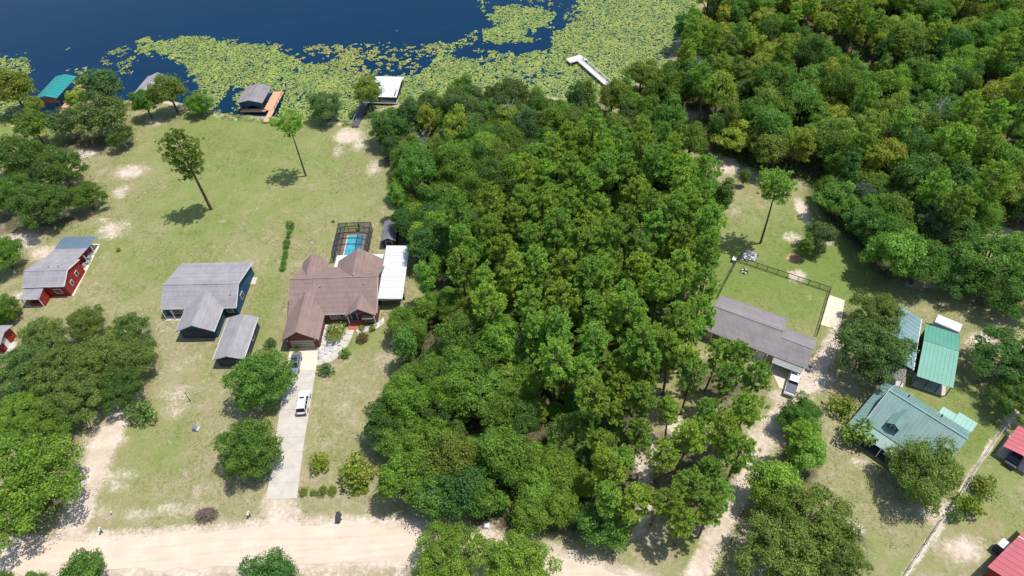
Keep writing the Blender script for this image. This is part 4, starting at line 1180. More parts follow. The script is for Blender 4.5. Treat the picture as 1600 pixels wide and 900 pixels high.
def car(label, loc, deg, kind, paint):
    c = thing({"suv": "parked_suv", "sedan": "parked_sedan", "pickup": "pickup_truck"}[kind], label, {"suv": "car", "sedan": "car", "pickup": "pickup truck"}[kind], loc, deg)
    b = MB()
    if kind == "suv":
        L, W, sh, rf_ = 2.42, .96, 1.02, 1.72
        st = [(-L, .80, .78, .42), (-L + .12, .92, .95, .34), (-1.5, W, sh, .3), (.6, W, sh, .3), (1.35, W, 1.0, .3), (1.95, .93, .93, .3), (2.28, .84, .80, .34), (L, .70, .62, .42)]
        gs = [(-2.28, -1.86, .98), (1.18, .52, .98)]
        wb = 1.43
    elif kind == "sedan":
        L, W, sh, rf_ = 2.38, .92, .88, 1.44
        st = [(-L, .74, .72, .42), (-L + .15, .86, .86, .32), (-1.5, W, .92, .28), (.5, W, .90, .28), (1.2, W, .86, .28), (1.9, .88, .76, .3), (2.22, .78, .64, .34), (L, .64, .52, .42)]
        gs = [(-1.75, -1.02, .88), (1.15, .3, .86)]
        wb = 1.38
    else:
        L, W, sh, rf_ = 2.75, .98, 1.08, 1.82
        st = [(-L, .93, 1.05, .5), (-L + .1, W, 1.1, .42), (-.4, W, 1.1, .38), (1.0, W, 1.08, .38), (1.75, W, 1.06, .38), (2.35, .94, .98, .38), (2.62, .86, .86, .42), (L, .74, .7, .5)]
        gs = [(-.62, -.42, 1.05), (1.62, .85, 1.04)]
        wb = 1.75
    loft(b, body_secs(st))
    bo = b.build("body", paint, c, smooth=False, bevel=.03)
    (y0, y0t, z0), (y1, y1t, z1) = gs
    gw, gt = W * .93, W * .74
    g = MB()
    loft(g, [[(-gw, y0, z0), (gw, y0, z0), (gt, y0t, rf_ - .06), (-gt, y0t, rf_ - .06)], [(-gw, y1, z1), (gw, y1, z1), (gt, y1t, rf_ - .06), (-gt, y1t, rf_ - .06)]])
    g.build("windows", 'glass', c, bevel=.03)
    r_ = MB().slab([(-gt - .02, y0t - .06, rf_), (gt + .02, y0t - .06, rf_), (gt + .02, y1t + .03, rf_), (-gt - .02, y1t + .03, rf_)], .075)
    ro = r_.build("roof", paint, c, bevel=.03)
    pl = MB()
    for s in (-1, 1):
        for f_ in ((0.0, 0.0), (.36, .38), (.66, .68), (1.0, 1.0)):
            yb, yt = y0 + (y1 - y0) * f_[0], y0t + (y1t - y0t) * f_[1]
            pl.bar((s * gw, yb, z0), (s * gt, yt, rf_ - .05), .07)
    pl.build("pillars", paint, c)
    if kind == "suv":
        MB().box(-.42, .42, .05, .42, rf_ - .01, rf_ + .012).build("sunroof", 'glass', ro)
        for s in (-1, 1):
            MB().bar((s * .62, -1.7, rf_ + .05), (s * .62, .3, rf_ + .05), .05).build("roof_rail", 'rail_dark', ro)
    if kind == "sedan":
        MB().box(-.55, .55, -.9, .12, rf_ - .01, rf_ + .012).build("sunroof", 'glass', ro)
    if kind == "pickup":
        MB().box(-.86, .86, -L + .12, -.62, 1.08, 1.17).build("bed_cover", 'bed_cover', c)
        MB().box(-.95, .95, -L - .06, -L + .03, .55, 1.02).build("tailgate", paint, c)
    for s in (-1, 1):
        for yy in (-wb, wb):
            wheel(c, s * (W - .08), yy, .36 if kind != "sedan" else .33)
        MB().box(s * (W + .12) - .1, s * (W + .12) + .1, y1 - .35, y1 - .2, .95, 1.1).build("mirror", paint, c)
        MB().box(s * .62 - .14, s * .62 + .14, L - .18, L - .02, .6, .74).build("headlight", 'lamp_clear', c)
        MB().box(s * .7 - .12, s * .7 + .12, -L - .01, -L + .1, .72, .92).build("tail_light", 'lamp_red', c)
    MB().box(-.75, .75, -L - .07, -L + .05, .38, .56).build("bumper", 'plastic_dark', c)
    MB().box(-.62, .62, L - .08, L + .05, .36, .5).build("bumper", 'plastic_dark', c)
    return c
car("white sport utility vehicle parked halfway down the concrete driveway", (*(-37.33,66.73), .075), 1.0, "suv", 'paint_white')
car("grey blue sedan parked by the garage of the brown house", (*(-40.19,75.15), .075), 180, "sedan", 'paint_silver')
car("white pickup truck with dark bed cover outside the ranch house", (*(46.94,64.50), .065), -30, "pickup", 'paint_white')
car("dark teal car half hidden under the red carport", (76.6, 48.6, .03), 38.5 - 90, "sedan", 'paint_dark')

# ------------------------------------------------------------------ fences
def fence(name, label, pts, hgt, step, rail, mesh, w=.09, gates=()):
    f = thing(name, label, "fence", (pts[0][0], pts[0][1]))
    ox, oy = pts[0]
    for si, ((x1, y1), (x2, y2)) in enumerate(zip(pts[:-1], pts[1:])):
        ln = math.hypot(x2 - x1, y2 - y1)
        n = max(1, round(ln / step))
        for i in range(n + (1 if si == len(pts) - 2 else 0)):
            a, b = x1 + (x2 - x1) * i / n - ox, y1 + (y2 - y1) * i / n - oy
            MB().tube([(a, b, -.2), (a, b, hgt + .06)], [w / 2, w / 2], 8).build("post", rail, f)
        p, q = (x1 - ox, y1 - oy), (x2 - ox, y2 - oy)
        MB().bar((*p, hgt), (*q, hgt), w * .8).build("top_rail", rail, f)
        MB().bar((*p, .1), (*q, .1), w * .5).build("bottom_rail", rail, f)
        MB().add([(*p, .05), (*q, .05), (*q, hgt), (*p, hgt)], [(0, 1, 2, 3)]).build("mesh_panel", mesh, f)
    return f
fence("chain_link_fence", "black chain link fence around the ranch house back yard", [(39.2, 85.0), (45.55, 94.6), (60.8, 85.0), (54.7, 74.6)], 1.3, 1.95, 'rail_dark', 'chain', .11)
fence("chain_link_fence", "thin grey boundary fence running diagonally past the green house", [(49.5, 29.6), (61.1, 39.6)], 1.25, 2.4, 'rail_grey', 'chain_grey', .1)
fence("chain_link_fence", "grey boundary fence beside the red carport", [(65.9, 43.5), (68.35, 45.8), (78.8, 54.7), (90, 64.2)], 1.1, 2.6, 'rail_grey', 'chain_grey', .06)
g = thing("gate", "white board gate between the two lengths of grey boundary fence", "gate", (62.9, 41.1), 41.0)
for i in range(4):
    MB().box(0, 3.7, -.03, .03, .12 + .28 * i, .34 + .28 * i).build("board", 'trim', g)
for xx in (0, 3.7):
    MB().box(xx - .08, xx + .08, -.08, .08, -.2, 1.4).build("post", 'trim', g)

# ------------------------------------------------------------------ small things
def bin_(label, loc, deg, grp=None):
    b = thing("trash_bin", label, "trash bin", loc, deg, grp)
    loft(MB(), [[(-.26, -.3, .1), (.26, -.3, .1), (.26, .22, .1), (-.26, .22, .1)], [(-.31, -.36, 1.0), (.31, -.36, 1.0), (.31, .34, 1.0), (-.31, .34, 1.0)]]).build("tub", 'plastic_dark', b)
    MB().slab([(-.33, -.4, 1.03), (.33, -.4, 1.03), (.33, .38, 1.1), (-.33, .38, 1.1)], .05).build("lid", 'plastic_dark', b)
    MB().bar((-.28, .42, .98), (.28, .42, .98), .05).build("handle", 'plastic_dark', b)
    for s in (-1, 1):
        MB().extr([(.28 + .13 * math.cos(k * .7854), .13 + .13 * math.sin(k * .7854)) for k in range(8)], 'x', s * .3 - .03, s * .3 + .03).build("wheel", 'rubber', b)
bin_("black wheeled trash bin at the road edge below the hedge, nearer the lawn", (-28.59,45.83), 5, "bins at the road edge")
bin_("black wheeled trash bin standing right on the edge of the dirt road", (-28.55,45.17), -8, "bins at the road edge")
def mailbox(label, loc, deg):
    m = thing("mailbox", label, "mailbox", loc, deg)
    MB().box(-.06, .06, -.06, .06, -.2, 1.1).build("post", 'dark_wood', m)
    MB().extr([(-.15, 1.1), (.15, 1.1), (.15, 1.25), (.1, 1.36), (0, 1.41), (-.1, 1.36), (-.15, 1.25)], 'y', -.36, .3).build("box", 'metal_white', m)
    MB().box(.15, .17, -.1, .05, 1.2, 1.45).build("flag", 'lamp_red', m)
mailbox("white mailbox on a dark post by the sandy track", (-64.90,45.71), 10)
mailbox("white mailbox on a dark post near the brush pile", (-42.48,46.82), -5)
u = thing("utility_box", "grey blue utility box standing alone on the front lawn", "utility box", (-55.16,63.03), -12)
MB().box(-.5, .5, -.42, .42, -.05, .14).build("base_pad", 'concrete', u)
MB().box(-.42, .42, -.36, .36, .13, .8).build("cabinet", 'paint_silver', u, bevel=.04)
MB().box(.3, .56, -.4, .4, .1, .5).build("side_panel", 'trim', u)
u = thing("utility_box", "white square utility cover in the clearing by the road bend", "utility box", (-6.02,42.98), -14)
MB().box(-.48, .48, -.48, .48, -.05, .1).build("base_pad", 'concrete', u)
MB().box(-.42, .42, -.42, .42, .09, .55).build("cabinet", 'metal_white', u, bevel=.04)
p_ = thing("yard_post", "thin weathered post standing in the front lawn of the blue house", "post", (-57.72,68.87))
MB().tube([(0, 0, -.2), (0, 0, 2.9)], [.08, .06], 8).build("pole", 'dark_wood', p_)
MB().bar((-.35, 0, 2.75), (.35, 0, 2.75), .07).build("crossbar", 'rail_grey', p_)
p_ = thing("white_marker", "small white marker post in the grass near the road", "post", (-64.40,48.64))
MB().tube([(0, 0, -.1), (0, 0, .7)], [.12, .12], 8).build("pole", 'metal_white', p_)
MB().tube([(0, 0, .68), (0, 0, .8)], [.17, .1], 8).build("cap", 'metal_white', p_)
for lb, px_ in (("clothes post standing on the back lawn behind the blue house", (-57.52,112.64)), ("short grey pole on the lawn near the red house", (-86.33,117.56))):
    p_ = thing("yard_pole", lb, "post", px_)
    MB().tube([(0, 0, -.2), (0, 0, 2.0)], [.05, .05], 8).build("pole", 'rail_grey', p_)
    MB().bar((-.5, 0, 1.95), (.5, 0, 1.95), .06).build("crossbar", 'rail_grey', p_)

random.seed(3)
def heap(name, label, cat, loc, rx, ry, hz, n, kind, mat):
    t = thing(name, label, cat, loc)
    mb = MB()
    for i in range(n):
        a, r_ = random.uniform(0, 6.28), math.sqrt(random.random()) * random.uniform(.7, 1.1)
        cx_, cy_ = math.cos(a) * r_ * rx, math.sin(a) * r_ * ry
        zz = hz * max(0, 1 - r_ ** 1.6) * random.uniform(.2, 1) + .05
        if kind == 'stick':
            b_ = random.uniform(0, 6.28)
            l_ = random.uniform(.6, 1.5)
            d = Vector((math.cos(b_) * l_, math.sin(b_) * l_, random.uniform(-.25, .3)))
            mb.bar(Vector((cx_, cy_, zz)) - d * .5, Vector((cx_, cy_, zz)) + d * .5, random.uniform(.03, .07))
        else:
            b_ = random.uniform(0, 6.28)
            l_, w_ = random.uniform(.25, .8), random.uniform(.12, .4)
            d = Vector((math.cos(b_) * l_, math.sin(b_) * l_, random.uniform(-.3, .3)))
            mb.bar(Vector((cx_, cy_, zz)) - d * .5, Vector((cx_, cy_, zz)) + d * .5, w_, random.uniform(.08, .3))
    mb.build(kind + "_heap", mat, t)["kind"] = "stuff"
    return t
heap("brush_pile", "grey pile of dry branches at the edge of the dirt road", "brush pile", (-49.40,47.37), 1.7, 1.2, 1.0, 300, 'stick', 'brush')
t = heap("scrap_pile", "grey and white scrap pile outside the fenced yard corner", "scrap pile", (47.89,95.69), 2.3, 1.3, .9, 150, 'chunk', 'junk')
mb = MB()
for i in range(60):
    a, r_ = random.uniform(0, 6.28), math.sqrt(random.random())
    c_ = Vector((math.cos(a) * r_ * 2.0, math.sin(a) * r_ * 1.1, .15 + .75 * (1 - r_)))
    d = Vector((random.uniform(-.4, .4), random.uniform(-.4, .4), random.uniform(-.2, .2)))
    mb.bar(c_ - d, c_ + d, random.uniform(.1, .4), .1)
mb.build("white_boards", 'metal_white', t)["kind"] = "stuff"
mb = MB()
for i in range(60):
    a, r_ = random.uniform(0, 6.28), math.sqrt(random.random())
    c_ = Vector((math.cos(a) * r_ * 2.1, math.sin(a) * r_ * 1.2, .1 + .7 * (1 - r_)))
    d = Vector((random.uniform(-.4, .4), random.uniform(-.4, .4), random.uniform(-.2, .2)))
    mb.bar(c_ - d, c_ + d, random.uniform(.1, .45), .1)
mb.build("dark_scraps", 'wall_dark', t)["kind"] = "stuff"
u = thing("yard_box", "small pale box beside the corner of the black fence", "box", (45.02,94.66), -30)
MB().box(-.4, .4, -.5, .5, 0, .7).build("box_body", 'rail_grey', u)
MB().box(-.45, .45, -.55, .55, .7, .76).build("lid", 'metal_white', u)
u = thing("fire_ring", "small dark fire ring on the fenced back lawn", "fire ring", (46.23,91.52))
for k in range(9):
    a = k * .698
    MB().box(math.cos(a) * .55 - .17, math.cos(a) * .55 + .17, math.sin(a) * .55 - .15, math.sin(a) * .55 + .15, 0, .28).build("stone", 'rock' if k % 2 else 'wall_dark', u)
u = thing("hvac_unit", "dark outdoor unit at the corner of the ranch house", "hvac unit", (50.91,67.42), -32)
MB().box(-.45, .45, -.45, .45, 0, .85).build("case", 'paint_silver', u, bevel=.03)
MB().tube([(0, 0, .84), (0, 0, .88)], [.36, .36], 12).build("fan_grille", 'rail_dark', u)
# rocks on the gravel beds
def rocks(name, label, poly, n, rmin, rmax, seed, mat='rock'):
    rg = np.random.default_rng(seed)
    P_ = np.array(poly)
    lo, hi = P_.min(0), P_.max(0)
    mb = MB()
    k = 0
    while k < n:
        px_, py_ = rg.uniform(lo, hi)
        if not inpoly(np.array([px_]), np.array([py_]), poly)[0]:
            continue
        r_ = rg.uniform(rmin, rmax)
        ring = []
        for lv, (zz, f_) in enumerate(((0, 1.0), (.45, .95), (.8, .5))):
            ring.append([(px_ + math.cos(j * 1.047 + lv) * r_ * f_ * rg.uniform(.8, 1.15), py_ + math.sin(j * 1.047 + lv) * r_ * f_ * rg.uniform(.8, 1.15), .04 + zz * r_) for j in range(6)])
        loft(mb, ring)
        k += 1
    return tag(mb.build(name, mat), label, "rocks", kind="stuff")
rocks("garden_rocks", "pale rocks strewn over the gravel bed by the driveway", [(-36.38,79.10), (-36.11,76.43), (-34.76,76.91), (-33.63,78.14), (-33.00,79.74), (-32.87,83.58), (-36.00,84.14)], 150, .10, .34, 1)
rocks("garden_rocks", "pale rocks along the bed in front of the entry gable", [(-30.08,82.73), (-29.25,81.74), (-27.74,82.39), (-25.07,83.90), (-24.94,85.33), (-26.08,84.30)], 70, .08, .26, 2)

# ------------------------------------------------------------------ trees
def unit(v):
    return v / np.maximum(np.linalg.norm(v, axis=1, keepdims=True), 1e-6)
def diamonds(P, N, size, asp, rg):
    """leaf sprays: one four-cornered face each, long axis random in the plane of N"""
    n = len(P)
    t = unit(np.cross(N, rg.normal(size=(n, 3))))
    b = np.cross(N, t)
    s = size * rg.uniform(.65, 1.25, n)[:, None]
    Q = np.empty((n, 4, 3))
    Q[:, 0] = P - t * s
    Q[:, 1] = P + b * s * asp
    Q[:, 2] = P + t * s
    Q[:, 3] = P - b * s * asp
    return Q
def clump(c, r, n, leaf, rg, flat=.8, up=.3):
    d = unit(rg.normal(size=(n, 3)))
    d[:, 2] = np.where(d[:, 2] < -.25, -d[:, 2] * rg.uniform(-.4, 1, n), d[:, 2])
    d = unit(d)
    f = rg.normal(size=(3, 3)) * 2.4
    ph = rg.uniform(0, 6, 3)
    bumpy = 1 + .2 * np.sin(d @ f[0] + ph[0]) + .17 * np.sin(d @ f[1] * 1.7 + ph[1]) + .12 * np.sin(d @ f[2] * 3 + ph[2])
    rad = r * (1.08 - .48 * rg.random(n) ** 1.45) * bumpy
    P = c + d * rad[:, None] * np.array([1, 1, flat])
    N = unit(d * .8 + np.array([0, 0, up]) + rg.normal(size=(n, 3)) * .48)
    return diamonds(P, N, leaf, .62, rg)
def fib(n, zmin, rg):
    k = np.arange(n) + .5
    zz = 1 - (1 - zmin) * k / n
    a = k * 2.399963 + rg.uniform(0, 6.28)
    s = np.sqrt(np.maximum(0, 1 - zz * zz))
    return np.stack([s * np.cos(a), s * np.sin(a), zz], 1)
def broad(name, seed, Rr=4.0, rz=3.2, zc=5.2, nl=26, leaf=.25, per=260, lobe=(.24, .42), trunk='bark', sparse=1.0, zmin=-.42, limb=6, fill=.34):
    rg = np.random.default_rng(seed)
    dirs = fib(nl, zmin, rg)
    ax_ = np.array([Rr * rg.uniform(.8, 1.15), Rr * rg.uniform(.8, 1.15), rz * rg.uniform(.9, 1.15)])
    cen = dirs * ax_ * rg.uniform(.52, .93, nl)[:, None] + rg.normal(size=(nl, 3)) * Rr * .09
    rad = Rr * rg.uniform(lobe[0], lobe[1], nl)
    inner = rg.normal(size=(5, 3)) * np.array([Rr, Rr, rz]) * .22
    cen = np.concatenate([cen, inner])
    rad = np.concatenate([rad, np.full(5, Rr * fill)])
    cen[:, 2] += zc
    rm = Rr * (lobe[0] + lobe[1]) / 2
    Q = [clump(cen[i], rad[i], int(per * (rad[i] / rm) ** 2 * sparse), leaf, rg) for i in range(len(cen))]
    # stray sprays that break the outline
    ns = int(nl * per * .08)
    d = unit(rg.normal(size=(ns, 3)))
    d[:, 2] = np.abs(d[:, 2]) * 1.0 - .25
    d = unit(d)
    P = d * np.array([Rr, Rr, rz]) * rg.uniform(.78, 1.10, ns)[:, None] + np.array([0, 0, zc])
    Q.append(diamonds(P, unit(d + rg.normal(size=(ns, 3)) * .6), leaf, .6, rg))
    crown = quads(name + "_crown", np.concatenate(Q), 'leaf')
    mb = MB()
    lean = rg.normal(size=2) * .25
    tw = Rr * .06
    top = (lean[0], lean[1], zc * .92)
    mb.tube([(0, 0, -.3), (0, 0, .25), (lean[0] * .4, lean[1] * .4, zc * .45), top], [tw * 1.5, tw * 1.1, tw * .9, tw * .55], 7)
    for i in rg.choice(nl, min(limb, nl), replace=False):
        e = cen[i]
        s = np.array([lean[0] * .4, lean[1] * .4, zc * rg.uniform(.35, .6)])
        mid = (s + e) / 2 + np.array([0, 0, .4]) + rg.normal(size=3) * .2
        mb.tube([tuple(s), tuple(mid), tuple(e)], [tw * .6, tw * .42, tw * .16], 5)
    return mb.mesh(name + "_trunk", trunk, True), crown
def pine(name, seed, h=19.0, cb=.55, Lm=3.0, nb=40, tuft=.42, blades=15, bend=.5, tpb=8):
    rg = np.random.default_rng(seed)
    mb = MB()
    bx, by = rg.normal(size=2) * bend
    ax = lambda t: np.array([bx * t * t, by * t * t, h * t])
    ts = [0, .02, .2, .45, .7, .9, 1.0]
    rr = [.36, .29, .25, .2, .14, .07, .02]
    pts = [tuple(ax(t)) for t in ts]
    pts[0] = (0, 0, -.3)
    mb.tube(pts, [r * h / 19 for r in rr], 7)
    Q = []
    for i in range(nb):
        u = (i + rg.random()) / nb
        t = cb + (1 - cb) * u * .985
        az = i * 2.4 + rg.uniform(-.5, .5)
        env = math.sin(math.pi * min(1, .18 + .80 * u)) ** .8 + .12
        L = Lm * env * rg.uniform(.6, 1.15)
        s = ax(t)
        rise = rg.uniform(.0, .45) + .45 * u
        d = np.array([math.cos(az), math.sin(az), rise])
        e = s + d * L
        mid = (s + e) / 2 + np.array([0, 0, -.12 * L])
        mb.tube([tuple(s), tuple(mid), tuple(e)], [.06, .04, .015], 4)
        nt = max(3, int(tpb * L / Lm * rg.uniform(.8, 1.3)))
        for k in range(nt):
            f = rg.uniform(.38, 1.05)
            side = np.array([-d[1], d[0], 0]) * rg.normal() * .26 * L * f
            c = s + (e - s) * f + side + np.array([0, 0, rg.normal() * .14 + .08])
            m = blades
            bd = unit(rg.normal(size=(m, 3)) + np.array([0, 0, .45]) + d * .2)
            ln = tuft * rg.uniform(.55, 1.1, m)[:, None]
            nn = unit(bd * .5 + np.array([0, 0, .55]) + rg.normal(size=(m, 3)) * .35)
            sd_ = unit(np.cross(bd, nn)) * .062
            q = np.empty((m, 4, 3))
            q[:, 0] = c + bd * .06 - sd_ * .4
            q[:, 1] = c + bd * ln * .6 - sd_ * 1.3
            q[:, 2] = c + bd * ln
            q[:, 3] = c + bd * ln * .6 + sd_ * 1.3
            Q.append(q)
    return mb.mesh(name + "_trunk", 'pine_bark', True), quads(name + "_crown", np.concatenate(Q), 'leaf')
def snag(name, seed, h=8.0):
    rg = np.random.default_rng(seed)
    mb = MB()
    mb.tube([(0, 0, -.3), (.1, 0, h * .4), (.3, .2, h * .75), (.2, .5, h)], [.16, .13, .08, .02], 6)
    for i in range(16):
        t = rg.uniform(.4, .98)
        az = rg.uniform(0, 6.28)
        L = rg.uniform(.8, 2.4) * (1.25 - t)*1.6
        s = np.array([.25 * t, .3 * t, h * t])
        e = s + np.array([math.cos(az) * L, math.sin(az) * L, L * rg.uniform(.4, 1.2)])
        m = (s + e) / 2 + rg.normal(size=3) * .15
        mb.tube([tuple(s), tuple(m), tuple(e)], [.06, .04, .012], 4)
        for j in range(2):
            e2 = e + rg.normal(size=3) * .5
            mb.tube([tuple(m), tuple((m + e2) / 2), tuple(e2)], [.03, .02, .008], 4)
    return mb.mesh(name + "_trunk", 'grey_wood', True)

BR = [broad("broadleaf", 100 + i, 4.0, 3.1 + .25 * (i % 3), 5.6, 24 + 3 * (i % 3), .155, 520, (.15, .42)) for i in range(8)]
YB = [broad("airy_broadleaf", 200 + i, 3.8, 3.7, 5.6, 27, .16, 430, (.13, .36), sparse=.9) for i in range(7)]
OAK = [broad("live_oak", 300 + i, 6.5, 4.2, 5.6, 44, .15, 560, (.11, .23), zmin=-.3, limb=12, fill=.2) for i in range(4)]
DEN = [broad("dense_tree", 400 + i, 4.6, 4.3, 4.7, 46, .135, 560, (.15, .31), zmin=-.75) for i in range(3)]
SHR = [broad("shrub", 500 + i, 1.0, .85, .8, 9, .12, 70, (.36, .55), zmin=-.5, limb=3) for i in range(4)]
SPR = [broad("sprawling_oak", 600 + i, 7.0, 3.6, 6.0, 34, .25, 210, (.15, .25), trunk='grey_wood', zmin=-.1, limb=16) for i in range(2)]
PN = [pine("pine", 700 + i, 18.5, .46 + .05 * (i % 3), 2.7, 34, .58, 34, .7, 8) for i in range(6)]
PL = [pine("lone_pine", 750, 21.5, .47, 3.3, 64, .58, 26, .6, 9), pine("lone_pine", 751, 15.5, .78, 3.2, 30, .58, 22, .6, 10), pine("lone_pine", 752, 17, .72, 3.2, 44, .58, 22, .5, 10)]
COL = [broad("columnar_tree", 800 + i, 2.1, 4.2, 5.4, 26, .15, 190, (.2, .5), zmin=-.7) for i in range(4)]
SNG = [snag("snag", 900 + i) for i in range(2)]

rnd = random.Random(11)
GREENS = {
    'deep': (.108, .208, .055), 'mid': (.148, .268, .055), 'fresh': (.200, .335, .060), 'pine': (.250, .385, .072), 'olive': (.210, .290, .068), 'yellow': (.310, .370, .070),
    'oak': (.165, .250, .072), 'grey': (.19, .24, .175), 'rust': (.24, .17, .07), 'bright': (.172, .275, .042), 'lime': (.26, .33, .06), 'dull': (.125, .205, .078)}
def tint(k, v=.16):
    c = GREENS[k]
    f = 1 + rnd.uniform(-v, v)
    w = rnd.uniform(-.12, .12)
    return (c[0] * f * (1 + w), c[1] * f, c[2] * f * (1 - w), 1)
def tree(protos, loc, sc, color, name, label, cat, group=None, stretch=1.0, tilt=(0, 0), idx=None, crown_name="crown", trunk_name="trunk"):
    t_, c_ = protos[rnd.randrange(len(protos)) if idx is None else idx]
    o = thing(name, label, cat, (loc[0], loc[1], 0), 0, group)
    o.rotation_euler = (tilt[0], tilt[1], rnd.uniform(0, 6.28))
    j = rnd.uniform(.88, 1.12) if sc < 1.4 else 1.0
    o.scale = (sc * j, sc / j, sc * stretch)
    link(trunk_name, t_, o)
    k = link(crown_name, c_, o)
    k.color = tint(color) if isinstance(color, str) else color
    return o

OAKT, PINET = "oak_tree", "pine_tree"
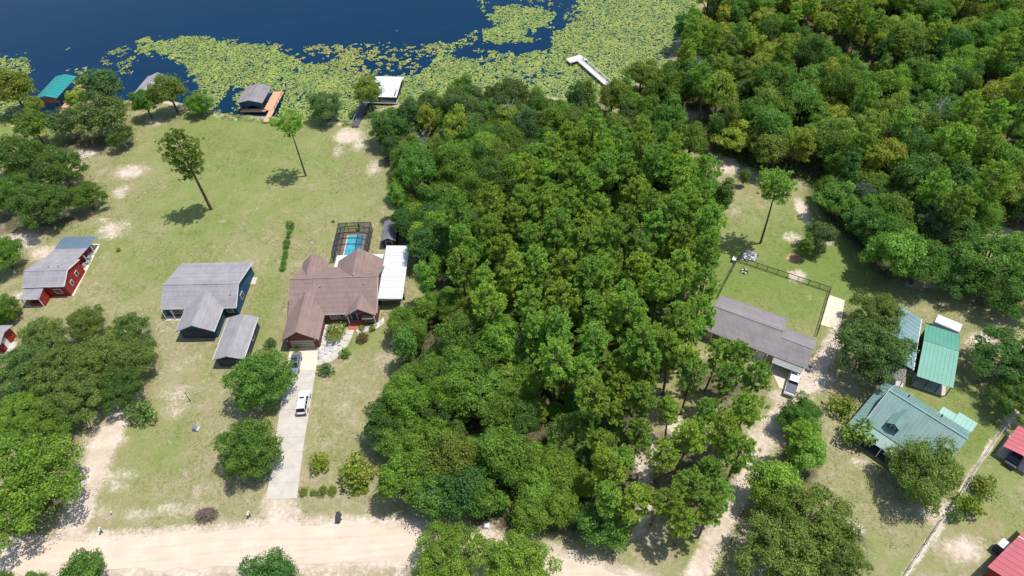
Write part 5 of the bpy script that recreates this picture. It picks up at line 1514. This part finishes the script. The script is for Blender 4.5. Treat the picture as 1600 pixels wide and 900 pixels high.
# --- single trees: (crown centre on the ground, prototype list, radius / prototype radius, colour, name, label)
singles = [
    ((-115.10,137.44), OAK, 1.05, 'deep', OAKT, "large live oak at the left edge, highest of the left oak grove"),
    ((-103.21,132.08), OAK, 1.0, 'deep', OAKT, "broad live oak at the right of the grove above the red house"),
    ((-102.29,119.29), OAK, .95, 'deep', OAKT, "live oak at the front of the grove just above the red house"),
    ((-94.90,123.72), OAK, .66, 'mid', OAKT, "smaller oak leaning out of the left grove toward the sand patch"),
    ((-113.29,125.49), OAK, .8, 'mid', OAKT, "live oak cut by the left edge above the red house"),
    ((-129.24,166.94), YB, 1.35, 'olive', "lakeside_tree", "olive lakeside tree left of the teal boathouse"),
    ((-123.35,163.20), YB, .65, 'olive', "lakeside_tree", "olive tree overlapping the teal boathouse roof"),
    ((-100.48,152.67), SPR, 1.05, 'dull', OAKT, "sprawling oak with bare grey limbs on the lawn by the lake"),
    ((-110.85,153.02), SPR, .72, 'dull', OAKT, "thin oak left of the grey limbed oak"),
    ((-104.23,164.12), YB, 1.3, 'dull', "lakeside_tree", "dull green lakeside tree right of the teal boathouse deck"),
    ((-112.41,165.09), YB, .75, 'yellow', "lakeside_tree", "yellowish small tree in front of the teal boathouse deck"),
    ((-86.50,162.13), YB, 1.15, 'olive', "lakeside_tree", "lakeside tree screening the grey boathouse with white tips"),
    ((-92.62,159.84), YB, .9, 'mid', "lakeside_tree", "low lakeside tree below the screened grey boathouse"),
    ((-79.37,160.48), DEN, .7, 'mid', "lakeside_tree", "dense dark tree at the corner of the open lawn and lily mat"),
    ((-33.67,157.18), YB, 1.0, 'olive', "lakeside_tree", "olive tree overlapping the lower left of the white boathouse roof"),
    ((-26.56,141.93), OAK, .95, 'deep', OAKT, "dark oak at the lake corner of the central wood by the gangway"),
    ((32.23,153.95), COL, .8, 'mid', "lakeside_tree", "narrow tree standing right beside the landward end of the dock"),
    ((36.93,158.33), YB, .95, 'olive', "lakeside_tree", "olive tree on the shore to the right of the dock"),
    ((20.74,153.66), COL, .68, 'deep', "lakeside_tree", "dark narrow tree on the shore left of the dock"),
    ((-117.89,151.04), YB, 1.0, 'mid', "lakeside_tree", "green tree on the grassy bank at the left edge"),
    ((-95.21,147.33), SPR, .5, 'deep', OAKT, "low spreading oak at the foot of the grey limbed oak"),
    ((-45.04,153.60), DEN, .88, 'dull', "lakeside_tree", "rounded tree on the shore between two boathouses"),
    ((-105.53,105.66), OAK, .7, 'mid', OAKT, "oak cut by the left edge below the sandy yard"),
    ((-99.34,91.02), DEN, .62, 'bright', "yard_tree", "bright green rounded tree above the red cabin"),
    ((-80.93,86.13), OAK, .58, 'oak', OAKT, "topmost oak of the big grove below the red house"),
    ((-86.80,82.30), OAK, .72, 'oak', OAKT, "oak beside the red cabin in the big left grove"),
    ((-71.56,82.61), OAK, .62, 'oak', OAKT, "oak at the upper right corner of the big left grove"),
    ((-68.63,75.93), OAK, .72, 'oak', OAKT, "oak on the right side of the big left grove"),
    ((-74.41,75.63), OAK, .85, 'oak', OAKT, "oak in the middle of the big left grove"),
    ((-79.45,72.98), OAK, .85, 'oak', OAKT, "oak left of the middle of the big left grove"),
    ((-87.26,73.73), OAK, .8, 'oak', OAKT, "oak at the left edge of the big left grove"),
    ((-68.62,69.92), OAK, .62, 'deep', OAKT, "dark oak at the lower right of the big left grove"),
    ((-75.17,68.05), OAK, .78, 'oak', OAKT, "oak above the sandy track in the big left grove"),
    ((-64.98,66.11), SHR, 2.1, 'oak', "yard_tree", "small bushy tree beside the top of the sandy track"),
    ((-84.02,65.90), OAK, .72, 'fresh', OAKT, "yellow green oak at the left edge above the big round tree"),
    ((-79.03,64.61), OAK, .68, 'fresh', OAKT, "yellow green oak left of the sandy track"),
    ((-76.08,50.56), OAK, 1.28, 'bright', OAKT, "big bright green round oak in the lower left corner"),
    ((-43.62,68.85), DEN, 1.08, 'mid', "yard_tree", "dense round tree left of the parked sedan"),
    ((-43.00,55.93), DEN, 1.0, 'mid', "yard_tree", "dense round tree on the lawn left of the driveway"),
    ((-62.63,36.31), BR, .85, 'mid', "roadside_tree", "round tree at the bottom edge below the dirt road, left"),
    ((-69.84,37.17), BR, .5, 'mid', "roadside_tree", "small tree peeping over the bottom edge near the left corner"),
    ((-75.13,37.58), BR, .45, 'mid', "roadside_tree", "small tree in the very bottom left corner"),
    ((-35.94,34.46), DEN, .95, 'deep', "roadside_tree", "dark round tree below the road opposite the driveway"),
    ((-11.26,36.59), OAK, .82, 'fresh', OAKT, "light green oak overhanging the dirt road"),
    ((-1.66,34.44), OAK, .85, 'fresh', OAKT, "light green oak at the bottom edge right of the road bend"),
    ((59.24,66.46), OAK, .98, 'oak', OAKT, "round oak hiding the left half of the blue roofed barn"),
    ((64.44,75.50), OAK, .72, 'oak', OAKT, "oak crown just above the round oak by the blue barn"),
    ((58.80,45.06), DEN, 1.04, 'oak', "yard_tree", "dense round tree in front of the green house"),
    ((38.93,38.00), OAK, 1.0, 'olive', OAKT, "large oak at the bottom right beside the sand drive"),
    ((34.44,33.77), OAK, .95, 'oak', OAKT, "oak at the bottom edge beside the sand drive"),
    ((40.97,33.88), OAK, .78, 'oak', OAKT, "oak at the right of the bottom group near the diagonal fence"),
    ((44.54,56.06), DEN, .72, 'mid', "yard_tree", "upright green tree below the white pickup"),
    ((43.43,49.65), YB, .75, 'pine', "yard_tree", "airy tree between the sand drive and the green house lawn"),
    ((36.35,44.13), YB, 1.0, 'pine', "yard_tree", "airy light green tree at the bend of the sand drive"),
    ((53.23,58.78), SHR, 1.9, 'lime', "yard_shrub", "bright lime round shrub left of the green house porch"),
    ((53.33,53.75), SHR, 2.3, 'mid', "yard_shrub", "dark green shrub at the porch corner of the green house"),
    ((68.96,43.84), SHR, 1.6, 'olive', "yard_shrub", "olive small tree between the red carport and the gate"),
    ((65.27,41.25), SHR, 1.75, 'bright', "yard_shrub", "bright green round shrub beside the white gate"),
    ((62.67,39.82), SHR, 1.0, 'dull', "yard_shrub", "low dark shrub below the white gate"),
    ((88.44,84.64), OAK, 1.15, 'mid', OAKT, "large oak above the white trailer"),
    ((83.03,83.60), OAK, .75, 'deep', OAKT, "dark oak left of the large oak above the white trailer"),
    ((90.75,78.02), OAK, .9, 'mid', OAKT, "oak at the right edge above the white trailer"),
    ((82.68,63.43), OAK, .95, 'deep', OAKT, "dark oak at the right edge beside the green shed"),
    ((79.48,56.55), OAK, .62, 'deep', OAKT, "dark oak at the right edge above the red carport"),
    ((72.95,87.82), BR, 1.2, 'fresh', "yard_tree", "fresh green tree at the wood edge right of the back lawn"),
    ((76.89,85.79), BR, 1.05, 'mid', "yard_tree", "tree between the wood edge and the oak by the blue barn"),
    ((73.55,96.71), DEN, .95, 'deep', "yard_tree", "dark rounded tree where the back lawn meets the upper wood"),
    ((84.13,97.62), DEN, 1.0, 'dull', "yard_tree", "rounded tree at the lower edge of the upper wood"),
    ((95.91,99.41), DEN, .8, 'mid', "yard_tree", "rounded tree beside the lawn gap at the right"),
    ((109.54,113.53), OAK, .8, 'mid', OAKT, "oak at the right edge of the upper wood"),
    ((52.97,117.57), COL, .5, 'mid', "yard_tree", "small dark tree at the top of the right lawn"),
    ((45.46,108.34), COL, 1.05, 'deep', "vine_covered_tree", "vine covered columnar tree at the corner of the central wood"),
    ((61.96,96.88), BR, .72, 'dull', "yard_tree", "leaning crown above the orange dirt patch"),
    ((58.54,94.24), COL, .62, 'mid', "vine_covered_tree", "vine covered leaning trunk over the orange dirt patch"),
    ((-28.37,80.26), SHR, .95, 'rust', "garden_tree", "small reddish topped tree by the curved walk"),
    ((-33.53,81.43), SHR, 1.75, 'olive', "garden_shrub", "large round olive shrub in the white gravel bed"),
    ((-31.13,76.83), SHR, .95, 'mid', "garden_shrub", "dark green shrub at the bend of the curved walk"),
    ((-34.25,73.27), SHR, 1.15, 'dull', "garden_shrub", "dark shrub at the corner of driveway and curved walk"),
    ((-45.61,80.24), SHR, 1.05, 'deep', "garden_shrub", "dark upright shrub left of the brown house garage"),
    ((-28.89,82.93), SHR, .55, 'lime', "garden_shrub", "yellow green bush at the foot of the brick steps"),
    ((-26.91,82.62), SHR, .62, 'lime', "garden_shrub", "yellow green bush under the bay window"),
    ((-40.58,78.60), SHR, .55, 'lime', "garden_shrub", "yellow green bush at the garage corner above the sedan"),
    ((-32.73,54.59), SHR, 1.45, 'lime', "garden_tree", "small yellow green tree right of the driveway"),
    ((-25.96,51.98), SHR, 2.5, 'lime', "garden_tree", "wide yellow green shrub at the edge of the central wood"),
    ((-26.46,49.75), SHR, .8, 'lime', "garden_shrub", "small bush below the wide yellow green shrub"),
    ((-24.88,49.80), SHR, .6, 'lime', "garden_shrub", "tiny bush right of the wide yellow green shrub"),
    ((-84.14,108.95), SHR, .45, 'lime', "sapling", "lone sapling on the lawn right of the red house"),
    ((-47.56,113.11), SHR, .9, 'mid', "garden_tree", "thin small tree at the top of the shrub row"),
    ((-38.43,113.98), SHR, .3, 'mid', "sapling", "tiny sapling behind the pool enclosure"),
    ((45.51,95.64), SHR, .8, 'olive', "yard_shrub", "low shrub at the corner of the black fence"),
]
for (loc, pr_, sc, c_, nm, lb) in singles:
    sh = pr_ is SHR
    tree(pr_, loc, sc, c_, nm, lb, "shrub" if "shrub" in nm else ("sapling" if nm == "sapling" else "tree"), None, rnd.uniform(.94, 1.06), crown_name="foliage" if sh else "crown", trunk_name="stem" if sh else "trunk")
for i, (loc, sc) in enumerate([((-47.52,111.32), .55), ((-47.59,109.71), .48), ((-47.30,108.08), .55), ((-48.07,108.15), .42), ((-47.40,106.71), .6), ((-47.30,104.96), .5), ((-47.16,103.42), .62), ((-47.06,101.71), .6), ((-47.02,100.04), .58)]):
    tree(SHR, loc, sc, 'mid', "row_shrub", "small round shrub in the row behind the brown house", "shrub", "row of small shrubs on the back lawn", crown_name="foliage", trunk_name="stem")
for i, (loc, sc) in enumerate([((-34.63,50.09), .68), ((-33.03,49.88), .52), ((-31.65,50.11), .72), ((-30.07,50.00), .68), ((-28.57,50.12), .3)]):
    tree(SHR, loc, sc, 'olive', "hedge_shrub", ["leftmost bush of the low hedge row right of the driveway end", "second bush of the low hedge row, smaller", "third bush of the low hedge row", "fourth bush of the low hedge row", "tiny last bush of the low hedge row"][i], "shrub", "low hedge row by the road", crown_name="foliage", trunk_name="stem")
# --- single pines standing in the open
tree(PL, (-67.21,120.98), 1.0, 'olive', PINET, "tall lone pine standing on the left lawn", "pine", idx=0, tilt=(0, -.03))
tree(PL, (-47.21,131.09), 1.0, 'pine', PINET, "thin lone pine on the lawn below the shore", "pine", idx=1)
tree(PL, (51.67,99.28), 1.0, 'pine', PINET, "tall lone pine on the right lawn above the scrap pile", "pine", idx=2)
tree(PL, (41.31,49.82), .62, 'pine', PINET, "slender leaning pine beside the sand drive", "pine", idx=2, tilt=(0, .04))
tree(PL, (93.42,98.98), .8, 'pine', PINET, "pine with bare trunk at the lawn gap on the right", "pine", idx=0)

# --- the woods
def darts(poly, gap, n, seed, keep=None):
    rg = np.random.default_rng(seed)
    P_ = np.array(poly)
    lo, hi = P_.min(0), P_.max(0)
    out = np.empty((0, 2))
    cand = rg.uniform(lo, hi, (n, 2))
    cand = cand[inpoly(cand[:, 0], cand[:, 1], poly)]
    for q in cand:
        if keep is not None and not keep(q):
            continue
        if len(out) == 0 or np.min(np.hypot(out[:, 0] - q[0], out[:, 1] - q[1])) > gap:
            out = np.vstack([out, q])
    return out
CLEAR = [((48.76,146.66), 2.2), ((50.83,124.98), 3.6), ((21.03,53.67), 3.0), ((24.63,58.75), 2.5), ((17.42,44.70), 2.5), ((27, 166), 3.0), ((29, 161), 2.5), ((3.68,56.62), 3.0), ((99.20,107.92), 3.0), ((32.55,80.23), 2)]
def clear(q):
    if (q[0] < -24 and q[1] > 150) or (q[0] < -17.4 and 82 < q[1] < 106):
        return False
    return all(math.hypot(q[0] - c[0], q[1] - c[1]) > r for c, r in CLEAR)
PINEZONE = [(-12.80,101.56), (1.18,106.05), (12.98,122.09), (30.08,125.03), (42.20,106.10), (35.05,81.80), (29.59,67.83), (18.82,54.09), (8.42,54.84), (2.69,69.96), (-8.94,79.40)]
PINESOUTH = [(15.83,65.22), (29.22,69.46), (36.66,65.55), (37.75,58.62), (33.33,49.93), (26.63,39.06), (19.61,37.98), (12.25,37.92), (10.69,49.39)]
pts = darts(WOOD_A, 3.2, 9000, 21, clear)
CN = {'deep': 'deep green', 'mid': 'green', 'fresh': 'fresh green', 'olive': 'olive', 'grey': 'greyish', 'rust': 'rusty', 'yellow': 'yellowish', 'dull': 'dull green'}
SZ = lambda v: 'small' if v < .82 else ('large' if v > .98 else 'middling')
def zone_a(q):
    return "lake end" if q[1] > 128 else ("middle" if q[1] > 88 else "road end")
ph = darts(PINEZONE, 4.8, 6000, 31, clear)
for q in ph:
    k = rnd.uniform(.78, 1.02)
    z_ = zone_a(q)
    tree(PN, q, k, 'pine', PINET, "%s pine in the %s of the central wood, %s" % ("tall" if k > .9 else "shorter", z_, "brown house side" if q[0] < -4 else ("ranch house side" if q[0] > 14 else "deep inside")), "pine", "pines in the %s of the central wood" % z_, tilt=(rnd.gauss(0, .025), rnd.gauss(0, .025)))
pS = darts(PINESOUTH, 3.5, 6000, 32, lambda q: clear(q) and all(math.hypot(q[0] - c[0], q[1] - c[1]) > 3.2 for c in ph))
for q in pS:
    tree(PN, q, rnd.uniform(.55, .84), 'pine', PINET, "slim pine in the sandy grove, %s" % ("ranch house end" if q[1] > 62 else ("midway" if q[1] > 50 else "road end")), "pine", "pines in the sandy grove", tilt=(rnd.gauss(0, .035), rnd.gauss(0, .035)))
allp = np.vstack([ph, pS])
na = 0
for q in pts:
    inz = inpoly(q[:1], q[1:2], PINEZONE)[0]
    dmin = np.min(np.hypot(allp[:, 0] - q[0], allp[:, 1] - q[1]))
    if inpoly(q[:1], q[1:2], PINESOUTH)[0] and rnd.random() < .55:
        continue
    z_ = zone_a(q)
    s_ = rnd.uniform(.5, 1.04) * (.68 if inz else 1.0)
    cc = rnd.choices(['deep', 'mid', 'fresh', 'olive', 'grey', 'rust'], [18, 36, 36, 10, 0, 0])[0]
    if z_ == "lake end":
        cc = rnd.choices(['deep', 'mid', 'dull', 'olive', 'grey', 'yellow'], [20, 28, 24, 16, 2, 5])[0]
    side = "left" if q[0] < -12 + (q[1] - 90) * .02 else ("right" if q[0] > 12 else "core")
    pr_, nm_, tn_ = rnd.choices([(BR, "woodland_tree", "tree"), (YB, "airy_tree", "airy tree"), (COL, "narrow_tree", "narrow tree")], [50, 32, 18])[0]
    tree(pr_, q, s_, cc, nm_, "%s %s %s, %s of central wood, %s" % (SZ(s_), CN[cc], tn_, z_, {"left": "brown house side", "right": "ranch house side", "core": "deep inside"}[side]), "tree", "broadleaf trees in the %s of the central wood" % z_, rnd.uniform(.8, 1.4), tilt=(rnd.gauss(0, .05), rnd.gauss(0, .05)))
    na += 1
pts = darts(WOOD_B, 3.9, 14000, 22, clear)
nb_ = 0
for q in pts:
    if inpoly(q[:1], q[1:2], LAKE)[0]:
        continue
    z_ = "by the lake" if (q[0] < 75 and q[1] > 150) else ("top edge" if q[1] > 165 else ("nearest the lawn" if q[1] < 118 else "in its middle"))
    if rnd.random() < .10:
        tree(PN, q, rnd.uniform(.7, .9), 'pine', PINET, "%s pine in the upper right wood, %s" % ("lakeward" if q[0] < 85 else "right hand", z_), "pine", "pines of the upper right wood %s" % z_, tilt=(rnd.gauss(0, .03), rnd.gauss(0, .03)))
        continue
    wgt = {"by the lake": [10, 18, 20, 28, 2.5, 34], "top edge": [8, 14, 26, 26, 2, 28], "in its middle": [24, 30, 24, 14, 2.5, 8], "nearest the lawn": [26, 32, 26, 10, 1.5, 6]}[z_]
    cc = rnd.choices(['deep', 'mid', 'fresh', 'olive', 'grey', 'yellow'], wgt)[0]
    s_ = rnd.uniform(.5, 1.12)
    if rnd.random() < .28:
        tree(COL, q, s_ * 1.05, cc, "slender_tree", "%s %s upright tree, right wood, %s, %s" % (SZ(s_ * .92), CN[cc], z_, "lakeward" if q[0] < 75 else ("rightmost third" if q[0] > 110 else "midway across")), "tree", "slender trees of the upper right wood %s" % z_, rnd.uniform(.8, 1.3), tilt=(rnd.gauss(0, .06), rnd.gauss(0, .06)))
        continue
    tree(YB if rnd.random() < .6 else BR, q, s_, cc, "hardwood_tree", "%s %s tree, right wood, %s, %s" % (SZ(s_ * .92), CN[cc], z_, "lakeward" if q[0] < 75 else ("rightmost third" if q[0] > 110 else "midway across")), "tree", "broadleaf trees of the upper right wood %s" % z_, rnd.uniform(.75, 1.4), tilt=(rnd.gauss(0, .05), rnd.gauss(0, .05)))
    nb_ += 1
for lb, loc, s_, i_ in (("bleached dead snag near the top left of the central wood", (-17.22,131.29), 1.1, 0), ("bleached dead snag beside the dark centre of the central wood", (0.41,70.26), .9, 1), ("bleached dead snag in the upper right wood near the top edge", (122.19,181.89), 1.5, 0), ("bleached dead snag in the middle of the upper right wood", (98.81,129.98), 1.2, 1), ("bleached dead snag at the lake end of the central wood", (2.30,141.37), 1.1, 1)):
    o = thing("dead_tree", lb, "dead tree", (loc[0], loc[1], 0))
    o.rotation_euler = (0, .1, rnd.uniform(0, 6.28))
    o.scale = (s_ * 1.1, s_ * 1.1, s_ * 1.25)
    link("trunk", SNG[i_], o)

# --- undergrowth on the wood floor and reeds on the bank: uncountable
def undergrowth(name, label, polys, n, seed, size, hmax, color, leaves=26, keep=None):
    rg = np.random.default_rng(seed)
    Q = []
    tot = 0
    for poly in polys:
        P_ = np.array(poly)
        lo, hi = P_.min(0), P_.max(0)
        c = rg.uniform(lo, hi, (n, 2))
        c = c[inpoly(c[:, 0], c[:, 1], poly)]
        c = c[vnoise(c[:, 0], c[:, 1], 3.0, seed) > .36]
        if keep is not None:
            c = c[np.array([keep(q) for q in c], bool)]
        for q in c:
            r_ = rg.uniform(.35, 1.0)
            Q.append(clump(np.array([q[0], q[1], hmax * .3 * r_]), r_, leaves, size, rg, flat=hmax))
    o = link(name, quads(name, np.concatenate(Q), 'leaf'))
    o.color = color
    return tag(o, label, "undergrowth", kind="stuff")
undergrowth("undergrowth", "dark shrubby undergrowth on the floor of the central wood", [WOOD_A], 4200, 61, .2, 1.1, (*GREENS['deep'], 1), keep=clear)
undergrowth("undergrowth", "shrubby undergrowth on the floor of the upper right wood", [WOOD_B], 9000, 62, .22, 1.1, (*GREENS['mid'], 1), keep=clear)
undergrowth("shore_scrub", "green scrub between the central wood and the lily pads", [[(-25.97,156.59), (-20.74,160.26), (-10.49,159.73), (3.08,158.52), (16.45,156.42), (25.58,155.40), (33.57,158.17), (40.68,164.67), (48.07,171.16), (55.48,184.65), (63.63,199.51), (68.36,198.88), (58.32,176.94), (49.44,161.08), (37.49,151.68), (25.58,149.19), (2.81,152.55), (-13.79,153.48), (-23.62,150.49)]], 4200, 64, .15, 1.5, (*GREENS['olive'], 1), 46)
undergrowth("bank_weeds", "weeds and reeds along the near lake bank", [[(-81.47,163.91), (-71.72,159.20), (-57.40,155.28), (-47.02,153.00), (-36.93,151.92), (-37.45,150.55), (-48.49,151.73), (-58.78,153.69), (-71.23,157.07), (-80.45,161.36)], [(-140.77,164.88), (-123.38,164.82), (-115.81,167.70), (-100.28,168.50), (-93.19,168.34), (-93.81,164.65), (-114.32,163.83), (-122.56,158.76), (-137.92,158.93)]], 1500, 63, .12, .6, (*GREENS['olive'], 1), 18)
def lawn_tufts(name, label, n, seed, color, size, lo, hi):
    """weedy tufts standing in the lawn, denser where the noise says so"""
    rg = np.random.default_rng(seed)
    px, py = rg.uniform(-125, 95, n), rg.uniform(36, 162, n)
    ix = np.clip(np.searchsorted(gx, px), 0, len(gx) - 1)
    iy = np.clip(np.searchsorted(gy, py), 0, len(gy) - 1)
    k = iy * len(gx) + ix
    den = .55 * vnoise(px, py, 2.3, seed) + .45 * vnoise(px, py, 9, seed + 1)
    ok = (sdist[k] < -1.5) & (litter[k] < .5) & (sand[k] < .62) & (den > lo) & (lush[k] > hi - 3)
    yt = np.interp(px, rt[:, 0], rt[:, 1])
    ok &= py > yt + .6
    ok &= ~inpoly(px, py, [*L_, *R_[::-1]]) & ~inpoly(px, py, [*WL, *WR[::-1]])
    px, py = px[ok], py[ok]
    m = 4
    P = np.stack([np.repeat(px, m), np.repeat(py, m), np.zeros(len(px) * m)], 1)
    P[:, :2] += rg.normal(0, size * 2.2, (len(P), 2))
    P[:, 2] = rg.uniform(.012, .045, len(P))
    N = unit(rg.normal(size=(len(P), 3)) * .35 + np.array([0, 0, .8]))
    o = link(name, quads(name, diamonds(P, N, size, .5, rg), 'leaf'))
    o.color = color
    return tag(o, label, "grass tufts", kind="stuff")
lawn_tufts("grass_tufts", "coarse green tufts standing in the lawns", 95000, 71, (.215, .255, .085, 1), .085, .47, 0)
lawn_tufts("straw_tufts", "dry straw coloured tufts in the lawns", 80000, 72, (.42, .35, .235, 1), .085, .49, 0)
ORD = ["first", "second", "third", "fourth", "fifth", "sixth", "seventh", "eighth", "ninth", "tenth", "eleventh", "twelfth", "thirteenth", "fourteenth", "fifteenth", "sixteenth", "seventeenth", "eighteenth", "nineteenth", "twentieth"]
same = {}
for o in scene.objects:
    if o.parent is None and o.get("group") and o.get("category"):
        same.setdefault(o["label"], []).append(o)
for lb, lst in same.items():
    if 1 < len(lst) <= len(ORD):
        lst.sort(key=lambda o: -o.location.y)
        for o, w_ in zip(lst, ORD):
            o["label"] = lb + ", " + w_ + " from lake"
print("pads", npads, "pines", len(ph), len(pS), "woodA", na, "woodB", nb_)
